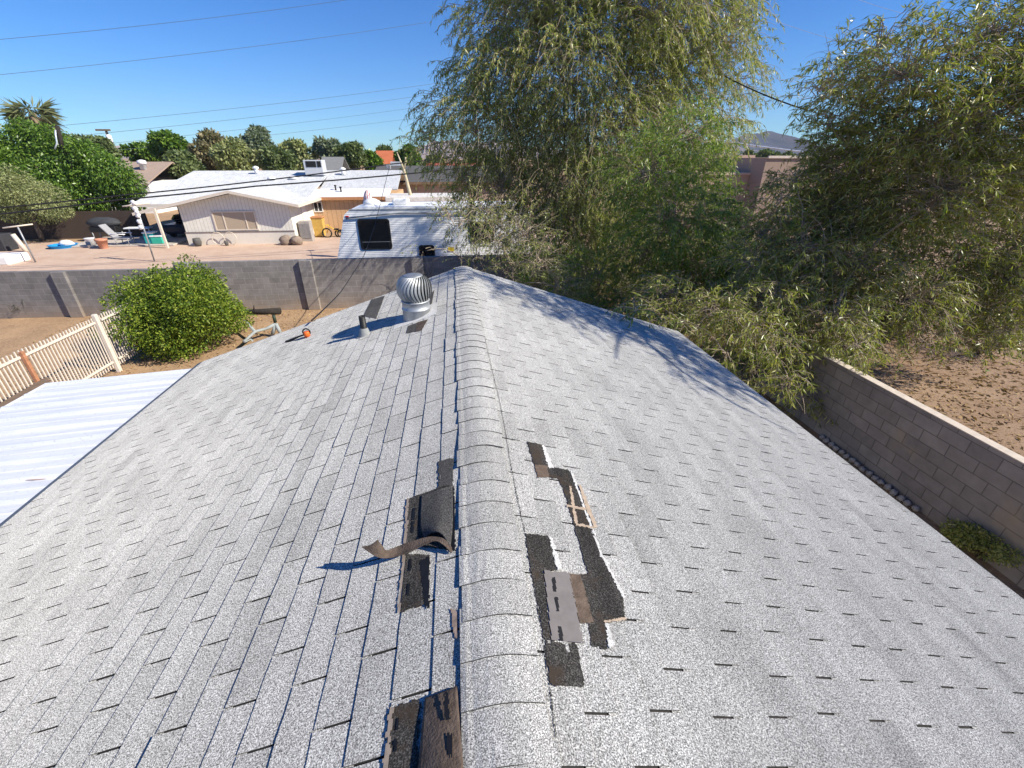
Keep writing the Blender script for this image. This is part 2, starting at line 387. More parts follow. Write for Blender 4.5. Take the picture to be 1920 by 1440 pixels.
# bare places where shingles are gone: laid over the courses cell by cell, ragged at the edge
def drape(name, side, px, mat, h=.0072, cell=.0045, ragged=.0022, seed=0, label=None):
    poly = np.array([slope_hit(a, c, side) for a, c in px]); rg = np.random.default_rng(seed)
    lo = poly.min(0) - .02; hi = poly.max(0) + .02
    ny, nv = [int(math.ceil((hi[i] - lo[i]) / cell)) for i in (0, 1)]
    Yc = lo[0] + (np.arange(ny) + .5) * cell; Vc = lo[1] + (np.arange(nv) + .5) * cell
    A, B = np.meshgrid(Yc, Vc, indexing='ij')
    nz = rg.normal(0, 1, (ny // 3 + 3, nv // 3 + 3)); nz2 = rg.normal(0, 1, nz.shape)
    ia, ib = np.arange(ny) // 3, np.arange(nv) // 3
    A2 = A + ragged * nz[np.ix_(ia, ib)]; B2 = B + ragged * nz2[np.ix_(ia, ib)]
    ins = np.zeros(A.shape, bool); n = len(poly)
    for i in range(n):
        (x0, y0), (x1, y1) = poly[i], poly[(i + 1) % n]
        c = ((y0 > B2) != (y1 > B2)) & (A2 < (x1 - x0) * (B2 - y0) / (y1 - y0 + 1e-12) + x0); ins ^= c
    V = []; Fq = []; idx = {}
    def vid(i, j):
        if (i, j) not in idx:
            idx[(i, j)] = len(V); V.append(RP(side, lo[0] + i * cell, lo[1] + j * cell, h))
        return idx[(i, j)]
    for i, j in zip(*np.nonzero(ins)):
        q = (vid(i, j), vid(i + 1, j), vid(i + 1, j + 1), vid(i, j + 1)); Fq.append(q if side < 0 else q[::-1])
    o = hl(mesh_np(name, V, Fq, mat, house))
    if label: o['label'] = label
    return o
drape('bare_patch', 1, [(988, 830), (1016, 835), (1027, 876), (1001, 874)], m_bare, seed=1)
drape('bare_patch', 1, [(1026, 876), (1067, 883), (1082, 915), (1109, 995), (1124, 1040), (1150, 1085), (1167, 1123), (1171, 1160), (1133, 1171), (1138, 1219), (1108, 1214), (1086, 1079), (1102, 1079), (1085, 1020), (1062, 940), (1047, 900), (1029, 897)], m_bare, seed=2)
drape('bare_patch', 1, [(985, 1003), (1027, 1006), (1043, 1071), (1019, 1074), (1032, 1202), (1020, 1203), (1005, 1120), (994, 1071)], m_bare, seed=3)
drape('bare_patch', 1, [(1020, 1205), (1080, 1210), (1095, 1289), (1042, 1289), (1029, 1283)], m_bare, seed=4)
drape('brown_patch', 1, [(1001, 873), (1025, 875), (1029, 897), (1007, 897)], m_brown, h=.0085, ragged=.001, seed=5)
drape('brown_patch', 1, [(1065, 1077), (1087, 1079), (1112, 1170), (1085, 1172)], m_brown, h=.0085, ragged=.001, seed=6)
drape('loose_tab', 1, [(1019, 1073), (1065, 1077), (1092, 1209), (1032, 1203)], m_greyb, h=.011, ragged=.001, cell=.005, seed=7, label='smooth grey brown underside of a displaced shingle tab')
drape('granule_loss', 1, [(943, 792), (975, 797), (984, 830), (990, 862), (982, 862), (965, 915), (955, 870)], granules('thin_granules', (.10, .10, .10), (.26, .26, .255), (.6, .6, .59), sc=150, isl=0), h=.0066, seed=21) if False else None
for k, (x, y) in enumerate(((1036, 1100), (1041, 1137), (1048, 1192))):
    drape('tar_strip', 1, [(x - 3, y - 13), (x + 3, y - 13), (x + 6, y + 13), (x, y + 13)], m_tar_shadow, h=.0125, cell=.004, ragged=.001, seed=30 + k)
drape('bare_patch', -1, [(823, 866), (851, 861), (850, 913), (823, 919)], m_bareg, seed=8)
drape('bare_patch', -1, [(766, 937), (833, 913), (850, 913), (851, 976), (848, 1034), (764, 1022)], m_bare, seed=9)
drape('bare_patch', -1, [(761, 1040), (807, 1042), (803, 1136), (752, 1150)], m_bare, seed=10)
drape('bare_patch', -1, [(737, 1328), (791, 1311), (784, 1450), (722, 1450)], m_bare, seed=11)
drape('tan_edge', -1, [(763, 938), (768, 936), (764, 1022), (761, 1044), (752, 1150), (747, 1152), (757, 1040)], m_glue, h=.0085, ragged=.002, seed=12, cell=.005)
drape('tan_edge', -1, [(734, 1329), (740, 1327), (729, 1450), (719, 1450)], m_glue, h=.0085, ragged=.002, seed=13, cell=.005)
drape('shadow_gap', -1, [(788, 1054), (806, 1045), (807, 1142), (799, 1140)], m_tar_shadow, h=.0085, ragged=.001, seed=14, cell=.005)  # black triangle laid in for the shadow at the bare patch's side
for k, (x, y) in enumerate(((771, 1062), (768, 1108), (778, 966), (776, 990), (748, 1360), (745, 1400))):
    drape('tar_strip', -1, [(x - 2, y - 11), (x + 3, y - 11), (x + 1, y + 11), (x - 4, y + 11)], m_tar_shadow, h=.0095, cell=.004, ragged=.001, seed=40 + k)
drape('bare_patch', -1, [(697, 562), (722, 555), (706, 598), (681, 594)], m_bareg, seed=15)
drape('bare_patch', -1, [(804, 551), (815, 546), (809, 575), (802, 572)], m_bareg, seed=16)
drape('brown_patch', -1, [(766, 612), (783, 606), (778, 623), (762, 626)], m_bareg, h=.0075, ragged=.002, seed=17)
drape('brown_patch', -1, [(784, 605), (803, 600), (791, 621), (779, 623)], m_brown, h=.0085, ragged=.002, seed=18)
drape('brown_patch', -1, [(847, 1144), (857, 1142), (860, 1200), (852, 1198)], plain('reddish_felt', (.33, .24, .18), .9, var=.4, scale=40), h=.0085, ragged=.003, seed=19)
m_darktab = granules('darker_worn_granules', (.05, .05, .05), (.19, .185, .18), (.55, .54, .53), mott=.25, isl=0)
drape('tan_edge', 1, [(1066, 914), (1070, 914), (1076, 950), (1082, 984), (1112, 990), (1112, 994), (1078, 988), (1072, 955)], m_glue, h=.0095, ragged=.002, cell=.004, seed=24)
drape('tan_edge', 1, [(1062, 948), (1098, 955), (1098, 960), (1062, 953)], m_glue, h=.0102, ragged=.002, cell=.004, seed=25)
drape('tan_edge', 1, [(1083, 912), (1088, 912), (1102, 948), (1119, 992), (1113, 994), (1097, 955)], m_glue, h=.0109, ragged=.002, cell=.004, seed=26)
drape('tan_edge', 1, [(1130, 1166), (1173, 1160), (1174, 1164), (1131, 1171)], m_glue, h=.0095, ragged=.002, cell=.004, seed=27)

m_fresh = granules('fresh_pale_granules', (.30, .30, .29), (.62, .615, .59), (.85, .845, .82), mott=.1, sc=270, isl=0)
for k, q in enumerate(([(1014, 836), (1019, 837), (1038, 880), (1028, 880)], [(1028, 1008), (1034, 1009), (1052, 1070), (1043, 1070)], [(1068, 885), (1072, 886), (1128, 1040), (1170, 1120), (1168, 1126), (1124, 1042)], [(1134, 1172), (1140, 1172), (1152, 1214), (1139, 1216)])):
    drape('pale_strip', 1, q, m_fresh, h=.0088, cell=.0035, ragged=.003, seed=120 + k)
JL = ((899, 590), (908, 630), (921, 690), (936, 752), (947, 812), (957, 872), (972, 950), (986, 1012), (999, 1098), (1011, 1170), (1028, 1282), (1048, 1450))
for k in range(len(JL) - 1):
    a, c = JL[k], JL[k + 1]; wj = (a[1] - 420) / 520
    drape('cap_shade_line', 1, [(a[0], a[1]), (a[0] + wj, a[1]), (c[0] + wj * 1.15, c[1]), (c[0], c[1])], m_edge, h=.0060, cell=.0022, ragged=.0012, seed=80 + k)  # dark strips laid in for the line of shade and dirt beside the cap
drape('shadow_gap', -1, [(847, 916), (853, 914), (856, 1036), (848, 1036)], m_tar_shadow, h=.011, ragged=.001, seed=90)  # black strip drawn for the shadowed crack at the cap's left edge
def cat(A, ax, k):                                       # Catmull-Rom through the given points
    A = np.moveaxis(A, ax, 0); n = len(A); out = []
    for i in range(n - 1):
        p0, p1, p2, p3 = A[max(i - 1, 0)], A[i], A[i + 1], A[min(i + 2, n - 1)]
        for q in range(k):
            t = q / k; out.append(.5 * (2 * p1 + (p2 - p0) * t + (2 * p0 - 5 * p1 + 4 * p2 - p3) * t * t + (3 * p1 - p0 - 3 * p2 + p3) * t ** 3))
    out.append(A[-1]); return np.moveaxis(np.array(out), 0, ax)
def sheet(name, rows, mat, t=.003, label=None, backmat=None):   # a bent sheet of shingle through rows of points
    A = cat(np.array(rows, float), 0, 7); A = cat(A, 1, 5); rows = A; n = len(rows[0]); V = A.reshape(-1, 3); F_ = []
    for i in range(len(rows) - 1):
        for j in range(n - 1): F_.append((i * n + j, i * n + j + 1, (i + 1) * n + j + 1, (i + 1) * n + j))
    o = mesh_np(name, V, F_, mat, house, smooth=True, mats=[mat, backmat or mat]); hl(o)
    md = o.modifiers.new('thick', 'SOLIDIFY'); md.thickness = t; md.offset = 0
    if backmat: md.material_offset = 1
    if label: o['label'] = label
    return o
def L3(px, py, h, side=-1):
    y, v = slope_hit(px, py, side, h); return RP(side, y, v, h)
# shingle still nailed at the ridge, its near end arched up off the roof
far = [(790, 930, .010), (806, 924, .011), (822, 918, .012), (836, 914, .012), (848, 912, .012)]
mid = [(788, 985, .012), (806, 975, .022), (824, 972, .028), (838, 974, .022), (849, 978, .014)]
near = [(796, 1008, .020), (808, 1000, .040), (822, 998, .052), (834, 1008, .040), (844, 1030, .016)]
sheet('torn_shingle', [[L3(*p) for p in r] for r in (far, mid, near)], m_bareg, .004, 'dark torn shingle with its near end arched up')
lo_ = [(678, 1025, .125), (704, 1043, .085), (724, 1047, .052), (748, 1042, .040), (771, 1034, .042), (786, 1026, .046), (802, 1018, .050), (818, 1014, .048), (834, 1024, .034), (845, 1036, .016)]
hi_ = [(708, 1012, .140), (716, 1022, .105), (724, 1032, .066), (742, 1026, .052), (762, 1018, .054), (778, 1013, .056), (796, 1008, .058), (812, 1006, .056), (832, 1010, .044), (847, 1026, .020)]
md_ = [((a[0] + c[0]) / 2 + 2, (a[1] + c[1]) / 2 + 3, (a[2] + c[2]) / 2 - .006) for a, c in zip(lo_, hi_)]
sheet('torn_shingle', [[L3(*p) for p in r] for r in (hi_, md_, lo_)], m_brown, .004, 'brown curled tongue of torn shingle sticking out over the roof')
# brown panel folded over at the near end
r0 = [(797, 1309, .012), (825, 1299, .016), (857, 1287, .016)]
r1 = [(791, 1372, .016), (825, 1366, .026), (862, 1356, .02)]
r2 = [(784, 1450, .018), (825, 1450, .034), (870, 1450, .024)]
sheet('torn_shingle', [[L3(*p) for p in r] for r in (r0, r1, r2)], m_brown, .004, 'brown underside of a shingle folded over beside the ridge')
for k, (x, y, l) in enumerate(((844, 1335, 24), (850, 1405, 22))):
    drape('tar_strip', -1, [(x - 4, y - l), (x + 4, y - l), (x + 7, y + l), (x - 2, y + l)], m_tar_shadow, h=.034, cell=.004, ragged=.002, seed=60 + k)

# ------------------------------------------------------------------ turbine vent and vent pipe on the left slope
ty, tv = slope_hit(782, 592, -1); tx, _, tz = RP(-1, ty, tv)
b = MB()
b.lathe([(.152, -.09), (.152, .085), (.158, .09), (.158, .10), (.150, .105), (.150, .17), (.156, .173), (.156, .185), (.14, .187)], (tx, ty, tz), 32, False)
tvp = hl(b.build('turbine_vent', m_galvd, house)); tvp['label'] = 'galvanised spinning turbine vent on the left slope'
b = MB()
q = [RP(-1, ty + dy, tv + dv, .008) for dy, dv in ((-.22, -.24), (.22, -.24), (.22, .26), (-.22, .26))]
b.slab(q, .002, (-SN, 0, CS)); fl = (b.build('flashing', granules('painted_flashing', (.3, .3, .3), (.46, .46, .46), (.7, .7, .7), isl=0), tvp))
b = MB()                                                 # curved vanes of the globe
NV = 30; gz = tz + .175; R = .192; H = .275
for k in range(NV):
    a0 = 2 * PI * k / NV; rows = []
    for i in range(11):
        u = i / 10; ph = -.95 + u * 1.93
        r = R * (math.cos(ph) ** .8) * (1 if ph < .2 else 1) + .0; r = max(r, .09 if u > .8 else .13 if u < .1 else 0)
        z = gz + H * (.5 + math.sin(ph) / (2 * math.sin(.98)))
        tw = .42 * math.sin(u * PI) * .8 + .1
        a = a0 - tw; ww = .24
        ri = r - .022 - .012 * math.sin(u * PI)
        rows.append([(r * math.cos(a), r * math.sin(a), z), ((r - .002) * math.cos(a + ww * .45), (r - .002) * math.sin(a + ww * .45), z), (ri * math.cos(a + ww), ri * math.sin(a + ww), z)])
    vs = [(p[0] + tx, p[1] + ty, p[2]) for r_ in rows for p in r_]; fs = []
    for i in range(10):
        for j in range(2): fs.append((i * 3 + j, i * 3 + j + 1, i * 3 + j + 4, i * 3 + j + 3))
    b.add(vs, fs, True)
gl = (b.build('globe', m_galv, tvp))
b = MB(); b.lathe([(.10, -.012), (.105, .0), (.10, .006), (.07, .014), (.03, .02), (.004, .021)], (tx, ty, gz + H), 32)
cp = (b.build('top_cap', m_galv, tvp))
b = MB(); b.lathe([(.11, .0), (.125, .004), (.125, .255), (.09, .265)], (tx, ty, gz), 24)
cr = (b.build('globe_core', m_dark, tvp))

py_, pv_ = slope_hit(684, 628, -1); px_, _, pz = RP(-1, py_, pv_)
b = MB(); b.lathe([(.036, -.05), (.036, .222), (.031, .222), (.031, .12)], (px_, py_, pz), 20, False)
vp = hl(b.build('vent_pipe', m_blkpipe, house)); vp['label'] = 'short black vent pipe on the left slope'
b = MB(); b.lathe([(.075, -.02), (.058, .03), (.046, .075), (.038, .085)], (px_, py_, pz), 24, False)
b.lathe([(.10, -.025), (.075, -.008)], (px_, py_, pz), 24, False)
fl2 = b.build('flashing', plain('grey_boot', (.26, .27, .27), .8, var=.2), vp)

# small orange and black hand tool lying on the slope
oy, ov = slope_hit(576, 628, -1, .03); o0 = Vector(RP(-1, oy, ov, .035))
tl = thing('hand_tool', 'small orange and black hand tool lying on the left roof slope', 'hand tool', o0)
b = MB(); b.tube([(0, 0, -.03), (0, 0, .0), (0, 0, .03), (0, 0, .045)], [.034, .040, .040, .030], 16); b.build('head', m_orange, tl)
b = MB(); ring = [(.0 + .045 * math.cos(t), .0, .035 + .045 * math.sin(t)) for t in np.linspace(-.6, PI + .6, 14)]; b.tube(ring, .009, 8); b.build('guard', m_black, tl)
hy, hv = slope_hit(536, 641, -1, .012); h1 = Vector(RP(-1, hy, hv, .016)) - o0
b = MB(); b.tube([(0, 0, .01), h1 * .35 + Vector((0, 0, .01)), h1 * .7, h1], [.010, .011, .017, .012], 10); b.build('handle', m_black, tl)

# ------------------------------------------------------------------ patio cover on the left
PX0, PX1, PZ0, PZ1, PY1 = xl - .015, -6.06, zl - .09, 2.08, 6.36
pc = thing('patio_cover', 'white ribbed metal patio roof below the left eave', 'patio cover', (-5, 3, 0))
def pl_(o): o.matrix_parent_inverse = Matrix.Translation((5, -3, 0)); return o
V = []; F_ = []; prof = []; y = -3.0
while y < PY1 - .02:
    prof += [(y, 0), (y + .02, .035), (y + .05, .035), (y + .07, .0), (y + .19, .004), (y + .205, .012), (y + .22, .004)]; y += .345
prof.append((PY1, 0)); prof = [p for p in prof if p[0] <= PY1]
xs = np.linspace(0, 1, 7)
for t in xs:
    for (yy, h) in prof: V.append((PX0 + (PX1 - PX0) * t, yy, PZ0 + (PZ1 - PZ0) * t + h))
n = len(prof)
for i in range(len(xs) - 1):
    for j in range(n - 1): F_.append((i * n + j, i * n + j + 1, (i + 1) * n + j + 1, (i + 1) * n + j))
rp = pl_(mesh_np('roof_panel', V, F_, m_whitemetal, pc))
md = rp.modifiers.new('t', 'SOLIDIFY'); md.thickness = .002
b = MB(); b.box(PX1 - .035, PX1 - .005, -3, PY1, PZ1 - .10, PZ1 + .012); b.box(PX0, PX1, PY1 + .002, PY1 + .02, PZ1 - .06, PZ1 - .005); pl_(b.build('gutter', m_white, pc))
b = MB(); b.box(PX1 + .12, PX1 + .22, -3, PY1 - .1, PZ1 - .16, PZ1 - .015); pl_(b.build('beam', m_wood, pc))
for yy in (-2.5, .6, 3.4, 6.1):
    b = MB(); b.box(PX1 + .12, PX1 + .22, yy, yy + .1, 0, PZ1 - .165); pl_(b.build('post', m_wood, pc))
for xx, yy in ((-5.0, 2.93), (-5.3, 3.6), (-5.55, 4.2), (-4.35, 3.05), (-4.28, 3.9), (-4.3, 6.05), (-5.62, 3.25)):
    b = MB(); t = (xx - PX0) / (PX1 - PX0); z = PZ0 + (PZ1 - PZ0) * t + .006
    b.add([(xx - .10, yy, z), (xx - .02, yy - .008, z + .004), (xx + .08, yy - .005, z + .002), (xx + .1, yy + .01, z), (xx, yy + .018, z + .01), (xx - .09, yy + .012, z)], [(0, 1, 2, 3, 4, 5)])
    pl_(b.build('rust_patch', m_rust, pc))
# brown timber panel lying just beyond the patio roof edge
b = MB(); P4 = [atz(87, 706, 1.78), atz(98, 722, 1.78), atz(-60, 830, 1.78), atz(-60, 790, 1.78)]
b.slab([tuple(p) for p in P4], .05, (0, 0, 1))
for p in ((P4[0] * .9 + P4[2] * .1), P4[2] * .9 + P4[0] * .1): b.box(p[0] - .04, p[0] + .04, p[1] - .04, p[1] + .04, 0, 1.72)
tag(b.build('timber_shelf', m_wood, None), 'flat brown timber ledge along the outer edge of the white patio roof', 'shelf')

# ------------------------------------------------------------------ block walls
m_wall = blocks('grey_block', 'x', (.235, .22, .21), (.29, .272, .26), (.36, .34, .32), ms=.010, tan=(.42, .30, .20))
m_wallf = blocks('grey_block_far_left', 'x', (.19, .18, .175), (.235, .222, .215), (.30, .285, .27), ms=.009, tan=(.36, .26, .18))
m_rwall = blocks('brown_grey_block', 'y', (.25, .235, .22), (.32, .30, .28), (.18, .165, .15), ms=.007, bw=.41, bh=.205, stain=(.40, .33, .22))
m_capb = plain('pale_cap', (.60, .52, .43), .9, var=.15, scale=8)
def wall_x(name, label, x0, x1, y, h, mat, pil, skew=0.0):
    t = thing(name, label, 'wall', ((x0 + x1) / 2, y, 0)); inv = Matrix.Translation((-(x0 + x1) / 2, -y, 0))
    b = MB(); P = [(x0, y + skew), (x1, y)]
    b.slab([(x0, y + skew, h), (x1, y, h), (x1, y + .2, h), (x0, y + .2 + skew, h)], h, (0, 0, 1))
    o = b.build('block_face', mat, t); o.matrix_parent_inverse = inv
    for px in pil:
        yy = y + skew * (x1 - px) / (x1 - x0); b = MB(); b.box(px - .21, px + .21, yy - .11, yy + .02, 0, h - .004, .01)
        o = b.build('pilaster', mat, t); o.matrix_parent_inverse = inv
    return t
YW = 16.40
wall_x('block_wall', 'taller grey block wall behind the roof ridge and turbine vent', -9.78, 9.5, YW, 1.78, m_wall, (-9.45, -5.42, -1.55, 2.4, 6.3))
wall_x('block_wall', 'lower grey block wall behind the white picket fence', -45, -9.79, YW, 1.58, m_wallf, (-13.45, -17.6, -21.8), .9)
rw = thing('block_wall', 'brown block wall in shade along the right side of the roof', 'wall', (7.0, 4, 0)); inv = Matrix.Translation((-7, -4, 0))
b = MB(); b.box(7.0, 7.14, -4, 8.75, -.05, 1.50); o = b.build('block_face', m_rwall, rw); o.matrix_parent_inverse = inv
b = MB(); b.box(6.995, 7.145, -4, 8.76, 1.502, 1.516); o = b.build('wall_cap', m_capb, rw); o.matrix_parent_inverse = inv
m_stone = plain('pale_edging_stone', (.34, .32, .30), .9, var=.2, scale=20)
for k in range(17):
    y = 4.45 + k * .125 + random.uniform(-.01, .01)
    b = MB(); b.blob((0, 0, .05), (.05, .058, .045 + .02 * random.random()), 9, 6, .22, k)
    o = b.build('edging_stone', m_stone); o.location = (6.92 + random.uniform(-.015, .015), y, 0.0); o.rotation_euler = (0, 0, random.random())
    tag(o, 'pale rounded edging stone in the row at the foot of the right block wall', 'stone', 'edging stones along the right wall')

# ------------------------------------------------------------------ leaves
def leaf_quads(base, direc, length, width, rg):            # rhombic leaves with a slight fold
    n = len(base); d = direc / (np.linalg.norm(direc, axis=1, keepdims=True) + 1e-9)
    r = rg.normal(size=(n, 3)); s = np.cross(d, r); s /= np.linalg.norm(s, axis=1, keepdims=True) + 1e-9
    L = length[:, None]; W = width[:, None] / 2; m = base + d * L * .42
    V = np.empty((n, 4, 3)); V[:, 0] = base; V[:, 1] = m + s * W; V[:, 2] = base + d * L; V[:, 3] = m - s * W
    return V.reshape(-1, 3), np.arange(4 * n).reshape(n, 4)
def leaf_mesh(name, base, direc, ln, wd, mat, parent, rg):
    V, Fq = leaf_quads(base, direc, ln, wd, rg); return mesh_np(name, V, Fq, mat, parent)
PR = np.random.default_rng(77)
def shades_lit_roof(P):                                   # would a leaf here throw its shadow on the sunlit part of the roof?
    n = np.array([SN, 0, CS]); t = ((P - np.array([0, 0, RZ])) @ n) / (SUN @ n); H = P - SUN * t[:, None]
    d = (P - CAM); out = np.zeros(len(P), bool)
    onr = (t > 0) & (H[:, 0] > -3.9) & (H[:, 0] < VR * CS) & (H[:, 1] > -4) & (H[:, 1] < HY1)
    lim = np.interp(H[:, 0], [-1.5, -.6, 0.0, .7, 1.0, 1.3, 1.6, 2.0, 2.5, 3.1, 3.4], [5.5, 5.4, 5.2, 4.9, 4.5, 4.15, 3.9, 3.6, 3.35, 3.15, 3.1])
    out = onr & (H[:, 1] < lim)
    for yp, x0, x1, z0, z1 in ((16.4, -14, -1.5, -.2, 1.9), (21.0, -5.7, -2.0, .4, 3.2)):   # the sunlit wall and trailer side
        t = (P[:, 1] - yp) / SUN[1]; Q = P - SUN * t[:, None]
        out |= (t > 0) & (Q[:, 0] > x0) & (Q[:, 0] < x1) & (Q[:, 2] > z0) & (Q[:, 2] < z1) & (PR.random(len(P)) < .85)
    t = P[:, 2] / SUN[2]; Q = P - SUN * t[:, None]         # and the bare ground between roof and wall
    return out | ((Q[:, 0] < -3.6) & (Q[:, 0] > -7) & (Q[:, 1] > 13) & (Q[:, 1] < 16.4) & (PR.random(len(P)) < .8))

class Twigs:
    def __init__(s): s.lines = []
    def mesh(s, name, mat, parent, r0=.004, r1=.0015):
        V = []; Fq = []
        for P, a in s.lines:
            k = len(P); P = np.asarray(P); o = len(V)
            for i in range(k):
                rr = (r0 + (r1 - r0) * i / (k - 1)) * a
                d = P[min(i + 1, k - 1)] - P[max(i - 1, 0)]; d = d / (np.linalg.norm(d) + 1e-9)
                u = np.cross(d, (.3, .9, .2)); u /= np.linalg.norm(u) + 1e-9; v = np.cross(d, u)
                for q in range(3):
                    an = 2 * PI * q / 3; V.append(P[i] + (u * math.cos(an) + v * math.sin(an)) * rr)
            for i in range(k - 1):
                for q in range(3): Fq.append((o + i * 3 + q, o + i * 3 + (q + 1) % 3, o + (i + 1) * 3 + (q + 1) % 3, o + (i + 1) * 3 + q))
        return mesh_np(name, np.array(V), np.array(Fq), mat, parent, True) if V else None

def curve(a, b_, sag, rg, n=7):
    a = np.asarray(a, float); b_ = np.asarray(b_, float); t = np.linspace(0, 1, n)[:, None]
    P = a + (b_ - a) * t; P[:, 2] += (np.sin(t[:, 0] * PI) * sag)
    P[1:-1] += rg.normal(0, .035 * np.linalg.norm(b_ - a) / 3, (n - 2, 3)); return P

def willow(label, name, root, clumps, seed, leafm, twigs_per_m2=26, leaf=(.08, .15), lw=(.013, .024), droop=.9, tlen=(.5, 1.15), step=.028, bare=.12, trunk_r=.16, forks=3, depth_j=.7, prune=True, rup=.0, lrand=.42, extra=(), tr0=.004):
    """Weeping tree: a forked trunk, limbs to every clump, hanging twigs with narrow leaves."""
    rg = np.random.default_rng(seed); t = thing(name, label, 'tree', tuple(root)); inv = Matrix.Translation(-Vector(root))
    root = np.asarray(root, float); nodes = [root.copy()]; rad = [trunk_r]; tb = MB()
    cl = [(np.asarray(c, float), r, k) for c, r, k in clumps]
    cen = np.mean([c for c, _, _ in cl], axis=0)
    heads = []
    for f in range(forks):
        a = rg.uniform(0, 2 * PI); top = root * .62 + cen * .38 + np.array([math.cos(a), math.sin(a), 0]) * 1.0; top[2] = root[2] + (cen[2] - root[2]) * rg.uniform(.42, .62); top = min((c for c, _, _ in cl if not any(np.allclose(c, h) for h in heads)), key=lambda c: np.linalg.norm(c - top) + .6 * abs(c[2] - cen[2]))
        b0 = root + np.array([math.cos(a), math.sin(a), 0]) * trunk_r * .9
        P = curve(b0, top, 0, rg, 6); tb.tube([tuple(p) for p in P], list(np.linspace(trunk_r, trunk_r * .28, 6)), 9); heads.append(top); nodes += [P[i] for i in (3, 4, 5)]; rad += [trunk_r * .55, trunk_r * .42, trunk_r * .3]
    tr = tb.build('trunk', m_bark, t); tr.matrix_parent_inverse = inv
    lb = MB(); order = sorted(range(len(cl)), key=lambda i: np.linalg.norm(cl[i][0] - cen))
    tw = Twigs(); B = []; D = []; LN = []; WD = []
    for i in order:
        c, r, dens = cl[i]
        dd = [np.linalg.norm(c - q) + .5 * max(0, q[2] - c[2]) for q in nodes]; j = int(np.argmin(dd))
        P = curve(nodes[j], c, .12 * dd[j], rg, 7); r0 = min(rad[j] * .75, .020 + .018 * dd[j])
        if not (prune and shades_lit_roof(P[3:]).any()):
            lb.tube([tuple(p) for p in P], list(np.linspace(r0, max(.010, r0 * .4), 7)), 6)
        nodes += [P[3], P[5], P[6]]; rad += [r0 * .7, r0 * .5, r0 * .42]
        nt_ = int(twigs_per_m2 * dens * r * r * 3.2)
        for k in range(nt_):
            u = rg.normal(size=3); u /= np.linalg.norm(u); u[2] = u[2] * .8 + .18
            st = c + u * r * rg.uniform(.25, 1) ** .5
            out = (st - c) / r * .7 + (c - cen) / (np.linalg.norm(c - cen) + .1) * .35 + rg.normal(0, .35, 3); out[2] = out[2] * .5 + rup
            L = rg.uniform(*tlen) * min(1.15, .55 + r * .55); m = 8; p = st.copy(); v = out / np.linalg.norm(out); pts = [p.copy()]
            for q in range(m):
                v = v + np.array([0, 0, -droop * .26]) + rg.normal(0, .10, 3); v /= np.linalg.norm(v); p = p + v * L / m; pts.append(p.copy())
            pts = np.array(pts)
            if pts[:, 2].min() < .25: continue
            if prune and shades_lit_roof(pts).mean() > .5: continue
            isb = rg.random() < bare
            tw.lines.append((pts, rg.uniform(.8, 1.5)))
            if rg.random() < .22: lb.tube([tuple(c + rg.normal(0, r * .15, 3)), tuple((c + st) / 2 + rg.normal(0, .06, 3) + np.array([0, 0, .08])), tuple(st)], [.009, .007, .004], 4, False)
            if isb and rg.random() < .7: continue
            nl = max(3, int(L / step * (.4 if isb else 1))); f = np.sort(rg.uniform(.1, 1, nl)) * m; i0 = np.minimum(f.astype(int), m - 1); fr = (f - i0)[:, None]
            bp = pts[i0] * (1 - fr) + pts[i0 + 1] * fr; td = pts[i0 + 1] - pts[i0]; td /= np.linalg.norm(td, axis=1, keepdims=True)
            ld = td * .5 + rg.normal(0, lrand, (nl, 3)); ld[:, 2] -= .5
            B.append(bp); D.append(ld); LN.append(rg.uniform(*leaf, nl)); WD.append(rg.uniform(*lw, nl))
    for pts_ in extra:
        pts_ = [np.asarray(q, float) for q in pts_]; j = int(np.argmin([np.linalg.norm(pts_[0] - q) for q in nodes])); q0 = nodes[j]; P = [tuple(p) for p in curve(q0, pts_[0], .3, rg, 6)] + [tuple(p) for p in pts_[1:]]
        lb.tube(P, list(np.linspace(.055, .012, len(P))), 6)
    o = lb.build('branch', m_twig if name != 'x' else m_bark, t); o.matrix_parent_inverse = inv
    o = tw.mesh('twigs', m_twig, t, tr0, tr0 * .4); o.matrix_parent_inverse = inv
    B = np.concatenate(B); D = np.concatenate(D); LN = np.concatenate(LN); WD = np.concatenate(WD)
    if prune:
        k = ~shades_lit_roof(B); B, D, LN, WD = B[k], D[k], LN[k], WD[k]
    o = leaf_mesh('crown', B, D, LN, WD, leafm, t, rg); o.matrix_parent_inverse = inv
    return len(B)

lf_c = leaf_mat('willow_leaf_olive', [(0.101, 0.145, 0.039), (0.215, 0.261, 0.065), (0.329, 0.370, 0.098), (0.441, 0.454, 0.144), (0.532, 0.482, 0.221)], .38, .38, .5)
lf_g = leaf_mat('willow_leaf_green', [(0.074, 0.140, 0.023), (0.147, 0.237, 0.039), (0.236, 0.335, 0.054), (0.338, 0.406, 0.082)], .38, .4, .5)
lf_r = leaf_mat('willow_leaf_yellow_green', [(0.088, 0.122, 0.023), (0.177, 0.221, 0.037), (0.265, 0.307, 0.052), (0.376, 0.380, 0.093), (0.465, 0.429, 0.212)], .32, .36, .5)
def cp(lst, depth, rg, dj=1.0):
    out = []
    for q in lst:
        px, py, rp = q[:3]; dn = q[3] if len(q) > 3 else 1; dp = depth if len(q) < 5 else q[4]
        y = dp + rg.uniform(-dj, dj); c = at(px, py, y); z = (c - CAM) @ _fw; out.append((c, rp * z / F, dn))
    return out
rg = np.random.default_rng(21)
